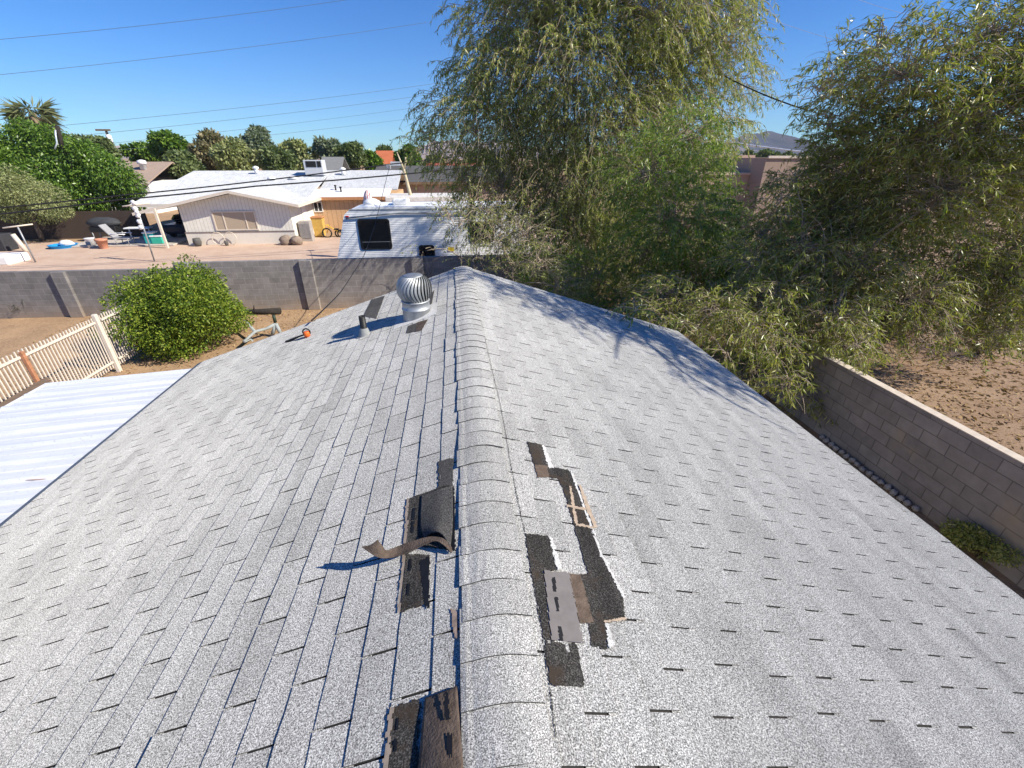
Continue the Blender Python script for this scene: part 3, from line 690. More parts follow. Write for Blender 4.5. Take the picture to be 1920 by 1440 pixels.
ctr = [(930, 50, 70, .6), (1010, 30, 85), (1110, 20, 95), (1220, 30, 95), (1320, 40, 70, .8), (890, 150, 52, .7), (965, 150, 80), (1060, 130, 85), (1165, 140, 95), (1270, 130, 80), (1360, 90, 55, .7), (1385, 160, 45, .6),
       (825, 215, 42, .6), (885, 250, 62, .8), (965, 250, 75), (1060, 245, 85), (1165, 245, 90), (1270, 240, 75, .8), (1345, 250, 50, .5), (820, 285, 45, .55), (865, 335, 50, .6), (940, 350, 70), (1035, 360, 80), (1130, 350, 90), (940, 425, 55, .55), (1040, 440, 70, .8), (1130, 450, 80, .9),
       (870, 410, 45, .3), (905, 455, 40, .25), (1000, 495, 40, .35), (985, -70, 90), (1110, -90, 100), (1240, -80, 95), (1340, -60, 60), (1380, 20, 45, .6), (1095, 520, 60, .6), (1180, 500, 80, .9)]
n1 = willow('tall weeping tree with pale twigs in the middle, its crown leaving the frame', 'weeping_tree', (5.0, 15.9, 0), cp(ctr, 15.8, rg, .7), 5, lf_c, twigs_per_m2=70, bare=.32, tr0=.007, leaf=(.10, .18), lw=(.016, .028), tlen=(.5, 1.15), droop=.7, lrand=.5, trunk_r=.2)
grn = [(1215, 330, 75), (1285, 330, 62), (1320, 310, 40, .8), (1260, 420, 85), (1315, 410, 58), (1210, 480, 70), (1290, 500, 80), (1350, 485, 52), (1250, 565, 60), (1330, 570, 60), (1180, 580, 50), (1110, 575, 42), (1290, 260, 55, .8), (1060, 555, 45, 1, 12.5), (1150, 600, 40, 1, 10.3), (1235, 612, 45, 1, 9.6), (1400, 555, 60, 1, 11), (1430, 510, 55, 1, 12), (1380, 640, 50, 1, 9), (1020, 500, 50, 1, 13.5), (1110, 520, 55, 1, 12.8), (1320, 520, 60, 1, 12.5)]
n2 = willow('dense bright green bushy tree between the two weeping trees', 'leafy_tree', (6.4, 11.9, 0), cp(grn, 11.4, rg, .7), 6, lf_g, twigs_per_m2=95, droop=.55, tlen=(.35, .8), bare=.04, trunk_r=.10, rup=.2)
rgt = [(1540, 170, 45, .5, 9), (1560, 235, 40, .5, 9), (1585, 130, 50, .6), (1650, 80, 48, .7), (1620, 200, 65), (1700, 140, 70), (1780, 110, 65, .8), (1860, 70, 70, .8), (1940, 40, 80, .8), (1580, 300, 55), (1620, 310, 80), (1720, 260, 90), (1820, 230, 90), (1920, 190, 95), (2010, 150, 100), (1550, 390, 50), (1560, 410, 85), (1660, 390, 90), (1770, 370, 95), (1880, 340, 95), (1990, 320, 100), (1505, 470, 55), (1510, 500, 75, .9), (1600, 500, 80, .8), (1700, 490, 80, .6), (1810, 470, 80, .6), (1910, 450, 80, .7),
       (1440, 560, 65, 1, 8), (1500, 610, 65, .9, 7.5), (1560, 640, 55, .7, 7.2), (1400, 620, 50, 1, 7.6), (1640, 590, 55, .35), (1740, 580, 60, .3), (1850, 570, 60, .4), (1550, 700, 45, .8, 6.9), (1480, 670, 45, .9, 7.0), (1510, 745, 30, 1, 6.6), (1890, 620, 45, .5, 7), (1610, 650, 30, .8, 7.2), (1190, 578, 22, 1.1, 6.4), (1240, 596, 26, 1.1, 6.3), (1300, 622, 24, .6, 6.4), (1360, 664, 24, .6, 6.3), (1410, 700, 24, .7, 6.2), (1480, 720, 30, 1, 6.5), (1440, 345, 22, .8), (1490, 340, 26, .9), (1460, 380, 26, .8), (1450, 400, 30, .9), (1250, 560, 50, 1, 8.6), (1330, 590, 50, 1, 8.2), (1420, 610, 50, 1, 7.8), (1440, 650, 45, 1, 7), (1340, 590, 45, 1, 7.4), (1560, 600, 60, .8, 7.6), (1640, 640, 40, .5, 7.6), (1720, 620, 55, .4), (1800, 640, 50, .3, 7.5), (1600, 550, 70, .7), (1700, 560, 70, .6), (1580, 720, 26, .8, 6.9), (1425, 445, 36, 1), (1470, 425, 32, .9), (1400, 490, 40, 1), (1900, 520, 70, .9), (1850, 560, 60, .8), (1900, 600, 50, .8, 7.6), (1760, 570, 55, .6), (1950, 560, 60, .8), (1840, 625, 36, 1, 7.4), (1660, 600, 50, .5)]
rgt = [q if len(q) > 4 else (*q, *((1,) if len(q) == 3 else ()), 8.9 - max(0, q[0] - 1530) / 470 * 1.2) for q in rgt]
rgt += [(2060, 80, 90, .6, 7.4), (2080, 230, 90, .5, 7.2), (2090, 380, 90, .5, 7)]
rcl = cp(rgt, 8.4, rg, .7)
def rsun(hx, hy, t_): return np.array([hx, hy, RZ - hx * SLOPE]) + SUN / SUN[2] * t_
limbs = [[rsun(2.65, 6.0, 4.6), rsun(2.35, 5.1, 4.3), rsun(2.45, 4.3, 4.2), rsun(2.75, 3.7, 4.1), rsun(3.2, 3.3, 4)], [rsun(2.65, 6.0, 4.6), rsun(2.0, 5.2, 4.4), rsun(1.7, 4.5, 4.3), rsun(1.55, 4.1, 4.2)], [rsun(2.9, 6.1, 4.6), rsun(2.85, 5.0, 4.2), rsun(3.1, 4.0, 4)], [rsun(2.3, 6.2, 4.6), rsun(1.4, 5.6, 4.6), rsun(.9, 5.0, 4.6)]]
for hx, hy, t_, r_, dn in ((.3, 6.2, 5.2, .5, .35), (.9, 5.8, 5.0, .5, .4), (1.6, 5.5, 4.8, .5, .5), (2.2, 5.6, 4.6, .5, .6), (2.9, 5.0, 4.3, .45, .6), (1.3, 6.3, 4.8, .45, .7), (2.0, 6.2, 4.6, .5, .9), (2.8, 6.0, 4.3, .5, 1.0), (3.25, 4.5, 4.3, .35, .7), (2.7, 4.4, 4.5, .4, .3), (3.2, 5.4, 4.3, .4, 1.0)):
    rcl.append((rsun(hx, hy, t_), r_, dn * 1.5))
n3 = willow('wide weeping tree behind the right block wall, drooping over its top', 'weeping_tree', (9.6, 9.4, 0), rcl, 8, lf_r, twigs_per_m2=150, bare=.34, tr0=.005, trunk_r=.17, droop=.42, tlen=(.28, .75), leaf=(.085, .155), lw=(.015, .027), step=.028, rup=.1, lrand=.62, extra=limbs)
srb = [(860, 420, 38, .8), (905, 400, 40, .8), (930, 450, 42, .9), (985, 440, 45, .9), (1010, 500, 40), (900, 490, 30, .8), (840, 400, 28, .6), (960, 500, 40), (1050, 540, 40), (800, 470, 22, .3), (860, 480, 24, .3)]
n4 = willow('sparse dark twigged shrub rising behind the far end of the ridge', 'shrub', (1.3, 10.6, 0), cp(srb, 10.4, rg, .7), 12, lf_c, twigs_per_m2=85, droop=.35, tlen=(.3, .7), leaf=(.04, .07), lw=(.012, .02), bare=.4, trunk_r=.05, rup=.3, prune=False)
print('leaves', n1, n2, n3)

# ------------------------------------------------------------------ yard behind our house: fence, bush, bits
def inv_of(t): return Matrix.Translation(-t.location)
def part(b, name, mat, t, label=None):
    o = b.build(name, mat, t); o.matrix_parent_inverse = inv_of(t)
    if label: o['label'] = label
    return o
def single(b, name, mat, label, cat, group=None):
    return tag(b.build(name, mat), label, cat, group)
FX = -9.05
fe = thing('picket_fence', 'cream picket fence with rusty posts left of the round bush', 'fence', (FX, 9, 0))
m_cream = plain('cream_paint', (.70, .62, .53), .7, var=.12, scale=9)
def pickets(y0, y1, st, x0, x1, h0=.16, h1=1.50):
    b = MB(); y = y0
    while y < y1:
        x = x0 + (x1 - x0) * (y - y0) / (y1 - y0); hh = h1 + random.uniform(-.015, .015)
        b.box(x - .011, x + .011, y, y + .022, h0, hh); y += st
    return b
part(pickets(5.0, 11.35, .088, FX, FX), 'pickets', m_cream, fe)
part(pickets(11.6, 16.2, .088, FX, FX), 'pickets', m_cream, fe)
for z in (.3, 1.36):
    for y0, y1 in ((5.0, 11.36), (11.58, 16.2)):
        b = MB(); b.box(FX + .018, FX + .052, y0, y1, z, z + .045); part(b, 'rail', m_cream, fe)
for y in (7.6, 9.25):
    b = MB(); b.box(FX + .054, FX + .12, y, y + .065, 0, 1.5, .006); part(b, 'post', m_rust, fe, 'rusty orange fence post')
b = MB(); b.box(FX - .035, FX + .06, 11.42, 11.52, 0, 1.56, .01); part(b, 'post', m_cream, fe, 'thick cream painted fence post')

def clumpy(name, label, cat, loc, blobs, n, size, mat, seed, trunk=None, group=None, flat=.55, wdt=.5, tmat=None, kind='crown', down=.35):
    """crown of leaf-sized faces filling several lumps, denser near the outside"""
    rg = np.random.default_rng(seed); t = thing(name, label, cat, loc, group); inv = inv_of(t)
    A = np.array([b_[3] ** 2 for b_ in blobs]); cnt = (n * A / A.sum()).astype(int); B = []; D = []
    for (bx, by, bz, br), k in zip(blobs, cnt):
        u = rg.normal(size=(k, 3)); u /= np.linalg.norm(u, axis=1, keepdims=True)
        rr = br * (1 - .55 * rg.random(k) ** 2.2) * (1 + .10 * np.sin(u[:, 0] * 9 + bx) * np.sin(u[:, 1] * 8 + u[:, 2] * 7))
        B.append(np.array([bx, by, bz]) + u * rr[:, None] * np.array([1, 1, .9])); d = u * .6 + rg.normal(0, .5, (k, 3)); d[:, 2] -= down; D.append(d)
    B = np.concatenate(B); D = np.concatenate(D); k = B[:, 2] > .05; B, D = B[k], D[k]
    o = leaf_mesh(kind, B, D, rg.uniform(.6, 1.3, len(B)) * size, rg.uniform(.7, 1.2, len(B)) * size * wdt, mat, t, rg); o.matrix_parent_inverse = inv
    if trunk:
        b = MB(); L = np.array(loc, float); top = np.mean([q[:3] for q in blobs], axis=0)
        P = curve(L, top, 0, rg, 6); b.tube([tuple(p) for p in P], list(np.linspace(trunk, trunk * .5, 6)), 8)
        for q in blobs[:7]: b.tube([tuple(P[3]), tuple((P[3] + np.array(q[:3])) / 2 + rg.normal(0, .1, 3)), tuple(q[:3])], [trunk * .45, trunk * .3, trunk * .12], 6)
        part(b, 'trunk', tmat or m_bark, t)
    return t
lf_bush = leaf_mat('glossy_bush_leaf', [(.035, .075, .010), (.08, .14, .015), (.15, .23, .022), (.24, .31, .035), (.33, .38, .06)], .3, .5, .3)
rb = np.random.default_rng(31); bc = np.array([-8.05, 13.0, 0])
bl = [(bc[0], bc[1], 1.05, 1.35)] + [(bc[0] + rb.uniform(-1.1, 1.1), bc[1] + rb.uniform(-.9, .9), rb.uniform(.45, 1.7), rb.uniform(.5, .8)) for _ in range(26)] + [(bc[0] + math.cos(a) * rb.uniform(1.25, 1.95), bc[1] + math.sin(a) * rb.uniform(1.0, 1.6), rb.uniform(.35, 1.6), rb.uniform(.18, .42)) for a in np.linspace(0, 2 * PI, 15)] + [(bc[0] + rb.uniform(-.9, .9), bc[1] + rb.uniform(-.7, .7), rb.uniform(1.8, 2.25), rb.uniform(.2, .35)) for _ in range(8)]
bush = clumpy('round_bush', 'dense round bright green bush between picket fence and roof', 'bush', tuple(bc), bl, 40000, .085, lf_bush, 4, .09, wdt=.5, kind='crown', down=.15)
# dry twiggy plant against the fence
rgx = np.random.default_rng(44)
def twig_plant(name, label, c, n, h, spread, mat, cat='plant'):
    tw = Twigs()
    for _ in range(n):
        a = rgx.uniform(0, 2 * PI); r = spread * rgx.uniform(.3, 1); P = curve(c, np.array(c) + np.array([math.cos(a) * r, math.sin(a) * r, h * rgx.uniform(.5, 1)]), .05, rgx, 6); tw.lines.append((P, 2.0))
        for _ in range(3):
            q = P[rgx.integers(2, 6)]; tw.lines.append((curve(q, q + rgx.normal(0, spread * .25, 3) + np.array([0, 0, .05]), .02, rgx, 4), 1.4))
    return tag(tw.mesh(name, mat, None), label, cat)
twig_plant('dry_shrub', 'dry brown twiggy shrub tangled behind the picket fence', (-9.4, 12.9, 0), 46, 1.25, .7, m_twig)
twig_plant('weed', 'small dark weed growing at the foot of the lower grey wall', (-15.2, 16.75, 0), 26, .62, .5, plain('weed_green', (.045, .05, .028), .9), 'weed')
twig_plant('dry_stalks', 'dry dead stalks standing against the taller wall behind the roof', (-.8, 15.9, 0), 30, 1.7, 1.2, plain('grey_dead_twig', (.10, .085, .075), .9))
b = MB(); b.tube([(-7.95, 16.1, .09), (-7.3, 16.0, .10), (-6.5, 15.95, .11)], [.06, .09, .12], 10); b.tube([(-7.4, 16.02, .15), (-7.35, 16.0, .34)], [.03, .012], 6)
single(b, 'fallen_log', plain('charred_log', (.035, .03, .027), .95, var=.4, scale=12, bump=.4), 'dark fallen log lying at the foot of the grey wall', 'log')
q = atz(1840, 1050, 0)
bl2 = [(q[0] + rgx.uniform(-.2, .15), q[1] + rgx.uniform(-.3, .3), rgx.uniform(.1, .45), rgx.uniform(.12, .22)) for _ in range(8)]
clumpy('wall_shrub', 'small dark green shrub at the foot of the right block wall', 'shrub', (q[0], q[1], 0), bl2, 2600, .05, lf_c, 51, .02)
# grey forked frame by the bush
gp = [atz(458, 640, .25), atz(478, 622, .32), atz(500, 616, .30), atz(517, 607, .42)]
b = MB(); b.tube([tuple(p) for p in gp], [.035, .045, .045, .05], 8)
b.tube([tuple(gp[1]), tuple(atz(462, 604, .4)), tuple(atz(448, 598, .5))], [.05, .04, .025], 8); b.tube([tuple(gp[0]), tuple(atz(470, 634, .02)), tuple(atz(474, 640, .0))], [.05, .045, .03], 8)
b.tube([tuple(gp[3]), tuple(gp[3] + np.array([.10, -.02, -.42]))], [.06, .05], 8); b.tube([tuple(gp[3]), tuple(gp[3] + np.array([-.22, .0, -.42]))], [.06, .05], 8)
gt = thing('garden_frame', 'weathered grey forked frame with a dark knob beside the round bush', 'frame', tuple(atz(490, 630, 0)))
part(b, 'frame', plain('weathered_grey', (.30, .33, .33), .8, var=.2), gt)
b = MB(); b.tube([tuple(gp[3] + np.array([0, 0, .05])), tuple(gp[3] + np.array([0, 0, .28]))], [.05, .045], 10); part(b, 'knob', plain('dark_green', (.03, .05, .035), .6), gt)
m_brush = plain('brown_brush_twig', (.26, .20, .14), .95, var=.3)
for x, y, h, sp_, n_, lab in ((9.8, 9.6, 2.3, 1.6, 120, 'brown tangle of dry brush under the middle of the right weeping tree'), (12.4, 10.8, 2.0, 1.8, 130, 'brown tangle of dry brush under the far right of the weeping tree'), (8.4, 10.6, 2.4, 1.3, 110, 'shaded dry brush behind the far end of the right block wall'), (14.5, 9.8, 1.8, 1.6, 90, 'brown dry brush at the right edge of the dirt lot')):
    twig_plant('dry_brush', lab, (x, y, 0), n_, h, sp_, m_brush, 'brush')
# leaf litter: uncountable
def litter(name, x0, x1, y0, y1, n, mat, seed, sz=.06, keep=None):
    rg = np.random.default_rng(seed); B = np.stack([rg.uniform(x0, x1, n), rg.uniform(y0, y1, n), rg.uniform(.006, .03, n)], 1)
    D = rg.normal(size=(n, 3)); D[:, 2] *= .12
    return tag(leaf_mesh(name, B, D, rg.uniform(.5, 1.4, n) * sz, rg.uniform(.2, .4, n) * sz, mat, None, rg), kind='stuff')
m_lit = leaf_mat('dry_leaf', [(.30, .20, .10), (.42, .28, .13), (.16, .10, .055), (.5, .38, .2)], .1, .8, .1)
litter('leaf_litter', -13, -2, 8, 16.3, 5200, m_lit, 3, .09); litter('leaf_litter', 7.2, 19, 1, 16, 15000, m_lit, 5, .12)

# ------------------------------------------------------------------ white-roofed neighbour's house
m_wroof = granules('white_shingle_roof', (.36, .37, .38), (.52, .53, .54), (.64, .65, .66), mott=.12, sc=22, isl=0)
m_wroof2 = plain('white_coated_roof', (.78, .77, .75), .6, var=.04)
m_sidw = siding('white_grooved_siding', 'x', (.74, .715, .635), .21); m_dado = plain('pinkish_dado', (.72, .67, .58), .85, var=.05)
m_sido = siding('tan_grooved_siding', 'x', (.60, .385, .215), .33); m_otrim = plain('orange_brown_trim', (.50, .24, .11), .7)
m_fas = plain('pale_fascia', (.66, .58, .48), .7, var=.06); m_screen = plain('tan_window_screen', (.42, .34, .25), .8, var=.05)
nh = thing('neighbour_house', 'white roofed ranch house with carport across the back yard', 'house', (-13, 36, 0))
RY, RZ2 = 42.0, 4.0
b = MB(); b.box(-16.98, -10.5, 31, 38, 0, 2.30); b.slab([(-16.98, 31, 2.302), (-10.5, 31, 2.302), (-10.5, 31, 2.38), (-13.6, 31, 3.02), (-16.98, 31, 2.36)], .08, (0, -1, 0)); part(b, 'front_wall', m_sidw, nh)
b = MB(); b.box(-17.02, -10.46, 30.96, 30.997, 0, .74); part(b, 'dado', m_dado, nh)
b = MB(); b.box(-17.03, -10.45, 30.93, 30.995, .745, .80); part(b, 'dado_rail', plain('grey_brown_trim', (.22, .18, .16), .8), nh)
b = MB(); b.box(-10.49, -4.7, 36.0, 44, 0, 2.42); part(b, 'side_wall', m_sido, nh)
b = MB(); b.box(-20.6, -17.0, 37.5, 44, 0, 2.3); part(b, 'carport_wall', plain('shade_toned_wall', (.07, .06, .055), .9), nh)  # the carport's shade is put into this wall's dark colour
# main roof
def rslab(b, pts, t=.1): b.slab(pts, t, (0, 0, 1)); return b
b = MB()
rslab(b, [(-20.9, 33.0, 2.28), (-10.2, 33.0, 2.28), (-10.2, RY, RZ2), (-20.9, RY, RZ2)])
rslab(b, [(-10.198, 37.5, 2.83), (-4.45, 37.5, 2.83), (-4.45, RY, RZ2), (-10.198, RY, RZ2)])
rslab(b, [(-20.9, RY + .002, RZ2), (-4.45, RY + .002, RZ2), (-4.45, 49, 2.5), (-20.9, 49, 2.5)])
rf1 = part(b, 'roof', m_wroof, nh)
b = MB(); rslab(b, [(-10.9, 35.7, 2.43), (-4.9, 35.7, 2.43), (-4.9, 37.55, 2.86), (-10.9, 37.55, 2.86)], .08); part(b, 'lower_roof', m_wroof2, nh)
b = MB(); b.box(-10.8, -4.9, 35.66, 35.698, 2.20, 2.40); part(b, 'fascia', m_otrim, nh)
# cross gable over the front wing and the carport
gx, gz2 = -13.6, 3.20
b = MB()
rslab(b, [(-19.3, 30.4, 2.02), (gx, 30.4, gz2), (gx, 37.6, gz2), (-19.3, 37.6, 2.02)], .08)
rslab(b, [(gx + .002, 30.4, gz2), (-9.75, 30.4, 2.38), (-9.75, 36.3, 2.38), (gx + .002, 37.6, gz2)], .08)
part(b, 'gable_roof', m_wroof, nh)
b = MB()
for x0, z0, x1, z1 in ((-19.3, 2.02, gx, gz2), (gx, gz2, -9.75, 2.38)):
    b.slab([(x0, 30.36, z0 + .01), (x1, 30.36, z1 + .01), (x1, 30.36, z1 - .15), (x0, 30.36, z0 - .15)], .035, (0, -1, 0))
b.box(-9.74, -9.70, 30.37, 36.2, 2.22, 2.39); b.box(-20.9, -10.2, 32.95, 32.99, 2.12, 2.28)
part(b, 'fascia', m_fas, nh)
for nm, (x0, x1, z0, z1), y, fr in (('window', (-15.15, -12.6, .86, 2.0), 30.99, m_fas), ('window', (-10.45, -9.80, 1.38, 2.10), 35.99, m_white)):
    b = MB(); tk = .07
    b.box(x0, x1, y - .05, y, z0, z0 + tk); b.box(x0, x1, y - .05, y, z1 - tk, z1); b.box(x0, x0 + tk, y - .05, y, z0 + tk, z1 - tk); b.box(x1 - tk, x1, y - .05, y, z0 + tk, z1 - tk)
    ms = (x0 + .63, x1 - .63) if fr is m_fas else ((x0 + x1) / 2,)
    for mx in ms: b.box(mx - .03, mx + .03, y - .045, y - .002, z0 + tk, z1 - tk)
    wn = part(b, nm, fr, nh); b = MB(); b.box(x0 + tk, x1 - tk, y - .02, y - .004, z0 + tk, z1 - tk)
    b.build('pane', m_screen if fr is m_fas else m_glass, wn)
b = MB(); b.box(-17.9, -17.78, 30.05, 30.17, 0, 2.28); part(b, 'carport_post', m_fas, nh)
b = MB(); b.box(-10.48, -10.44, 33.2, 34.1, .05, 2.05); part(b, 'door', m_white, nh)
for x, y in ((-15.7, 40.9), (-9.0, 40.8)):
    z = RZ2 - (RY - y) * (RZ2 - 2.28) / 9 if x < -10.2 else RZ2 - (RY - y) * .26
    b = MB(); b.lathe([(.16, 0), (.16, .3), (.12, .36), (.24, .42), (.22, .52), (.05, .60)], (x, y, z - .03), 12); part(b, 'roof_vent', m_white, nh)
for x, y in ((-14.0, 39.0), (-12.5, 39.2)):
    z = RZ2 - (RY - y) * (RZ2 - 2.28) / 9; b = MB(); b.lathe([(.30, 0), (.32, .12), (.2, .22), (.02, .25)], (x, y, z), 12); part(b, 'roof_vent', m_white, nh)
for x, y in ((-8.95, 37.2), (-8.5, 36.8)):
    b = MB(); b.lathe([(.06, 0), (.05, .25), (.09, .27), (.09, .36)], (x, y, 2.68 + (y - 36.8) * .23), 10); part(b, 'vent_stack', m_black, nh)
# evaporative cooler on its roof
cx, cy, cz = -11.0, 40.4, 3.42
ev = thing('evaporative_cooler', 'boxy pale grey rooftop cooler with dark louvres on the white roof', 'cooler', (cx, cy, cz))
b = MB(); b.box(cx - .70, cx + .70, cy - .55, cy + .55, cz + .28, cz + 1.36, .02); part(b, 'cabinet', plain('pale_grey_enamel', (.55, .56, .58), .5, var=.06), ev)
for x0, x1 in ((cx - .52, cx + .24), (cx + .32, cx + .62)):
    b = MB(); b.box(x0, x1, cy - .575, cy - .553, cz + .86, cz + 1.28); part(b, 'louvre', m_black, ev)
for sx in (-.62, .62):
    for sy in (-.48, .48): b = MB(); b.box(cx + sx - .03, cx + sx + .03, cy + sy - .03, cy + sy + .03, cz - .14, cz + .278); part(b, 'leg', m_steelgrey, ev)
b = MB(); b.box(cx - .34, cx + .34, cy - .3, cy + .3, cz - .12, cz + .277); part(b, 'duct', m_galvd, ev)

# ------------------------------------------------------------------ travel trailer behind the wall
TY = 21.0
tr_ = thing('travel_trailer', 'white ribbed travel trailer with dark windows parked behind the block wall', 'trailer', (-1, 22.2, 0))
m_alum = plain('white_trailer_skin', (.86, .87, .88), .42, var=.05, scale=1.3, spec=.4)
side = [(-5.05, .45), (-5.5, .95), (-4.92, 2.75), (-4.70, 2.93), (-4.1, 3.06), (2.9, 3.06), (3.3, 2.8), (3.5, .45)]
b = MB()                                                  # core body
v = [(x, TY + .02, z) for x, z in side] + [(x, TY + 2.4, z) for x, z in side]; k = len(side)
b.add(v, [tuple(range(k - 1, -1, -1)), tuple(range(k, 2 * k))] + [(i, (i + 1) % k, (i + 1) % k + k, i + k) for i in range(k)])
part(b, 'body', m_alum, tr_)
def xr_at(z, left):
    E_ = [(-5.05, .45), (-5.5, .95), (-4.92, 2.75), (-4.70, 2.93)] if left else [(3.5, .45), (3.3, 2.8), (3.1, 2.93)]
    return np.interp(z, [q[1] for q in E_], [q[0] for q in E_])
V = []; F_ = []; z = .5
while z < 2.90:                                           # ribbed skin: each rib a shallow lip
    z1 = min(z + .075, 2.92)
    for zz, d in ((z, 0.0), (z + .055, -.008), (z1, 0.0)):
        V += [(xr_at(zz, True), TY + .005 + d, zz), (xr_at(zz, False), TY + .005 + d, zz)]
    o = len(V) - 6; F_ += [(o, o + 1, o + 3, o + 2), (o + 2, o + 3, o + 5, o + 4)]; z = z1
o = mesh_np('ribbed_skin', V, F_, m_alum, tr_); o.matrix_parent_inverse = inv_of(tr_)
b = MB(); b.box(-4.66, 2.9, TY - .02, TY + .01, 2.935, 2.985); part(b, 'roof_trim', plain('trim_grey', (.35, .37, .40), .5), tr_)
b = MB(); b.tube([(-4.86, TY - .05, 2.62), (-3.7, TY - .08, 2.74), (-2.55, TY - .06, 2.80), (.9, TY - .06, 2.80)], .032, 8); part(b, 'awning_rail', plain('awning_grey', (.22, .24, .27), .6), tr_)
def rounded(b, x0, x1, z0, z1, y, r, t):
    pts = []
    for cx_, cz_, a0 in ((x1 - r, z1 - r, 0), (x0 + r, z1 - r, PI / 2), (x0 + r, z0 + r, PI), (x1 - r, z0 + r, 1.5 * PI)):
        for q in range(5): a = a0 + q * PI / 8; pts.append((cx_ + r * math.cos(a), y, cz_ + r * math.sin(a)))
    return b.slab(pts, t, (0, -1, 0))
for x0, x1, z0, z1 in ((-4.40, -3.02, 1.27, 2.58), (-1.85, -1.14, .84, 1.42), (.5, 1.6, 1.5, 2.4)):
    b = MB(); rounded(b, x0, x1, z0, z1, TY - .035, .12, .04); fr = part(b, 'window', m_black, tr_)
    b = MB(); rounded(b, x0 + .06, x1 - .06, z0 + (.36 if x0 < -4 else .07), z1 - .06, TY - .041, .08, .005); b.build('pane', m_glass, fr)
    if x0 < -4:
        b = MB(); b.box(x0 + .14, x1 - .14, TY - .045, TY - .037, z0 + .10, z0 + .30); b.build('vent_flap', m_glass, fr)
        b = MB(); b.box(x0 + .10, x1 - .06, TY - .048, TY - .036, z0 + .33, z0 + .345); b.build('vent_bar', m_steelgrey, fr)
b = MB(); b.box(-4.86, -4.72, TY - .03, TY + .0, 2.66, 2.72, .01); part(b, 'marker_lamp', plain('red_lens', (.5, .02, .02), .3), tr_)
b = MB(); b.box(-.52, -.24, TY - .022, TY - .014, 1.12, 1.30); part(b, 'sticker', plain('yellow_sticker', (.75, .55, .05), .6), tr_)
b = MB(); b.box(-2.9, -2.2, TY + .7, TY + 1.6, 3.062, 3.30, .06); part(b, 'roof_unit', m_white, tr_)
b = MB(); b.lathe([(.42, 0), (.38, .12), (.2, .22), (.02, .26)], (-3.9, TY + 1.4, 3.06), 14); part(b, 'roof_dome', m_white, tr_)
for x in (-1.0, .2):
    b = MB(); b.tube([(x, TY + .1, .34), (x, TY + .32, .34)], .34, 18); part(b, 'wheel', m_black, tr_)
b = MB(); b.box(-5.1, 3.4, TY + .3, TY + 2.0, .30, .448); part(b, 'chassis', m_black, tr_)
# striped cloth hanging over something behind the trailer
b = MB(); b.blob((-4.55, 25.2, 2.7), (.26, .2, .75), 14, 9, .10, 5)
t = NT('pink_striped_cloth'); sp = t.n('SeparateXYZ'); t.l(t.coord(), sp.inputs[0]); st = t.math('LESS_THAN', t.math('FRACT', t.math('MULTIPLY', sp.outputs['X'], 9.0)), .4)
single(b, 'striped_cloth', t.done(t.mix(st, (.72, .66, .66), (.60, .25, .25)), .9), 'pink and white striped cloth bundle standing behind the trailer roof', 'cloth')
bp = MB(); bp.tube([(-4.55, 25.2, 0), (-4.55, 25.2, 2.1)], .05, 8); single(bp, 'pole', m_steelgrey, 'thin grey pole holding the striped cloth behind the trailer', 'pole')
# flat roofed shed right of the house, with a tan wall
sh = thing('shed', 'tan shed with flat white tarred roof beyond the trailer', 'shed', (-2, 33, 0))
b = MB(); b.box(-4.4, .6, 32, 35, 0, 2.35); part(b, 'wall', m_sido, sh)
b = MB(); b.box(-4.65, .85, 31.8, 35.2, 2.352, 2.66, .04); part(b, 'roof', plain('old_white_roof', (.66, .63, .58), .9, var=.2, scale=3), sh)
# pale bare tree stump
b = MB(); P = [at(771, 372, 33.4), at(757, 318, 33.4), at(744, 285, 33.4)]; P.insert(0, np.array([P[0][0] + .15, 33.4, 0]))
b.tube([tuple(p) for p in P], [.15, .13, .09, .03], 9); b.tube([tuple(P[2]), tuple(P[2] + np.array([.18, 0, .5])), tuple(P[2] + np.array([.2, 0, .75]))], [.07, .06, .05], 8)
single(b, 'dead_trunk', plain('pale_dead_wood', (.50, .43, .29), .9, var=.2), 'pale bare dead trunk behind the right end of the white roof', 'dead tree')

# ------------------------------------------------------------------ carport clutter and yard things
def at0(px, py): return atz(px, py, 0)
for (px, py), (tx_, ty_), lab in (((67, 492), (33, 425), 'leaning grey clothesline post at the far left of the pink yard'), ((290, 490), (255, 385), 'white topped clothesline post leaning in front of the carport')):
    bs = at0(px, py); t = thing('clothesline_post', lab, 'post', tuple(bs), 'clothesline posts in the pink yard'); tp = at(tx_, ty_, bs[1])
    b = MB(); b.tube([tuple(bs), tuple(tp)], .038, 8); part(b, 'pole', m_steelgrey, t)
    b = MB(); b.tube([tuple(tp + np.array([-.5, -.25, -.02])), tuple(tp + np.array([.55, .25, .08]))], .035, 8); part(b, 'crossbar', m_fas, t)
pz = at0(290, 490); b = MB()
for k, (x, y) in enumerate(((250, 380), (253, 392), (259, 404), (261, 416), (264, 426), (256, 398))): q = at(x, y, pz[1] - .08); b.blob(tuple(q), (.13, .06, .12), 7, 5, .3, k)
single(b, 'hanging_rag', m_white, 'white rags tied up the leaning clothesline post', 'rag')
p = at0(120, 464); wp = thing('wading_pool', 'small bright blue wading pool lying in the far left yard', 'pool', tuple(p))
b = MB(); b.lathe([(.62, .0), (.70, .16), (.74, .18), (.68, .19), (.60, .03), (.0, .03)], tuple(p), 20, False); part(b, 'basin', plain('blue_plastic', (.02, .28, .66), .4), wp)
b = MB(); b.blob((p[0] + .1, p[1] + .25, .22), (.42, .3, .17), 10, 6, .2, 2); single(b, 'white_sheet', m_white, 'crumpled white sheet lying in the blue wading pool', 'sheet')
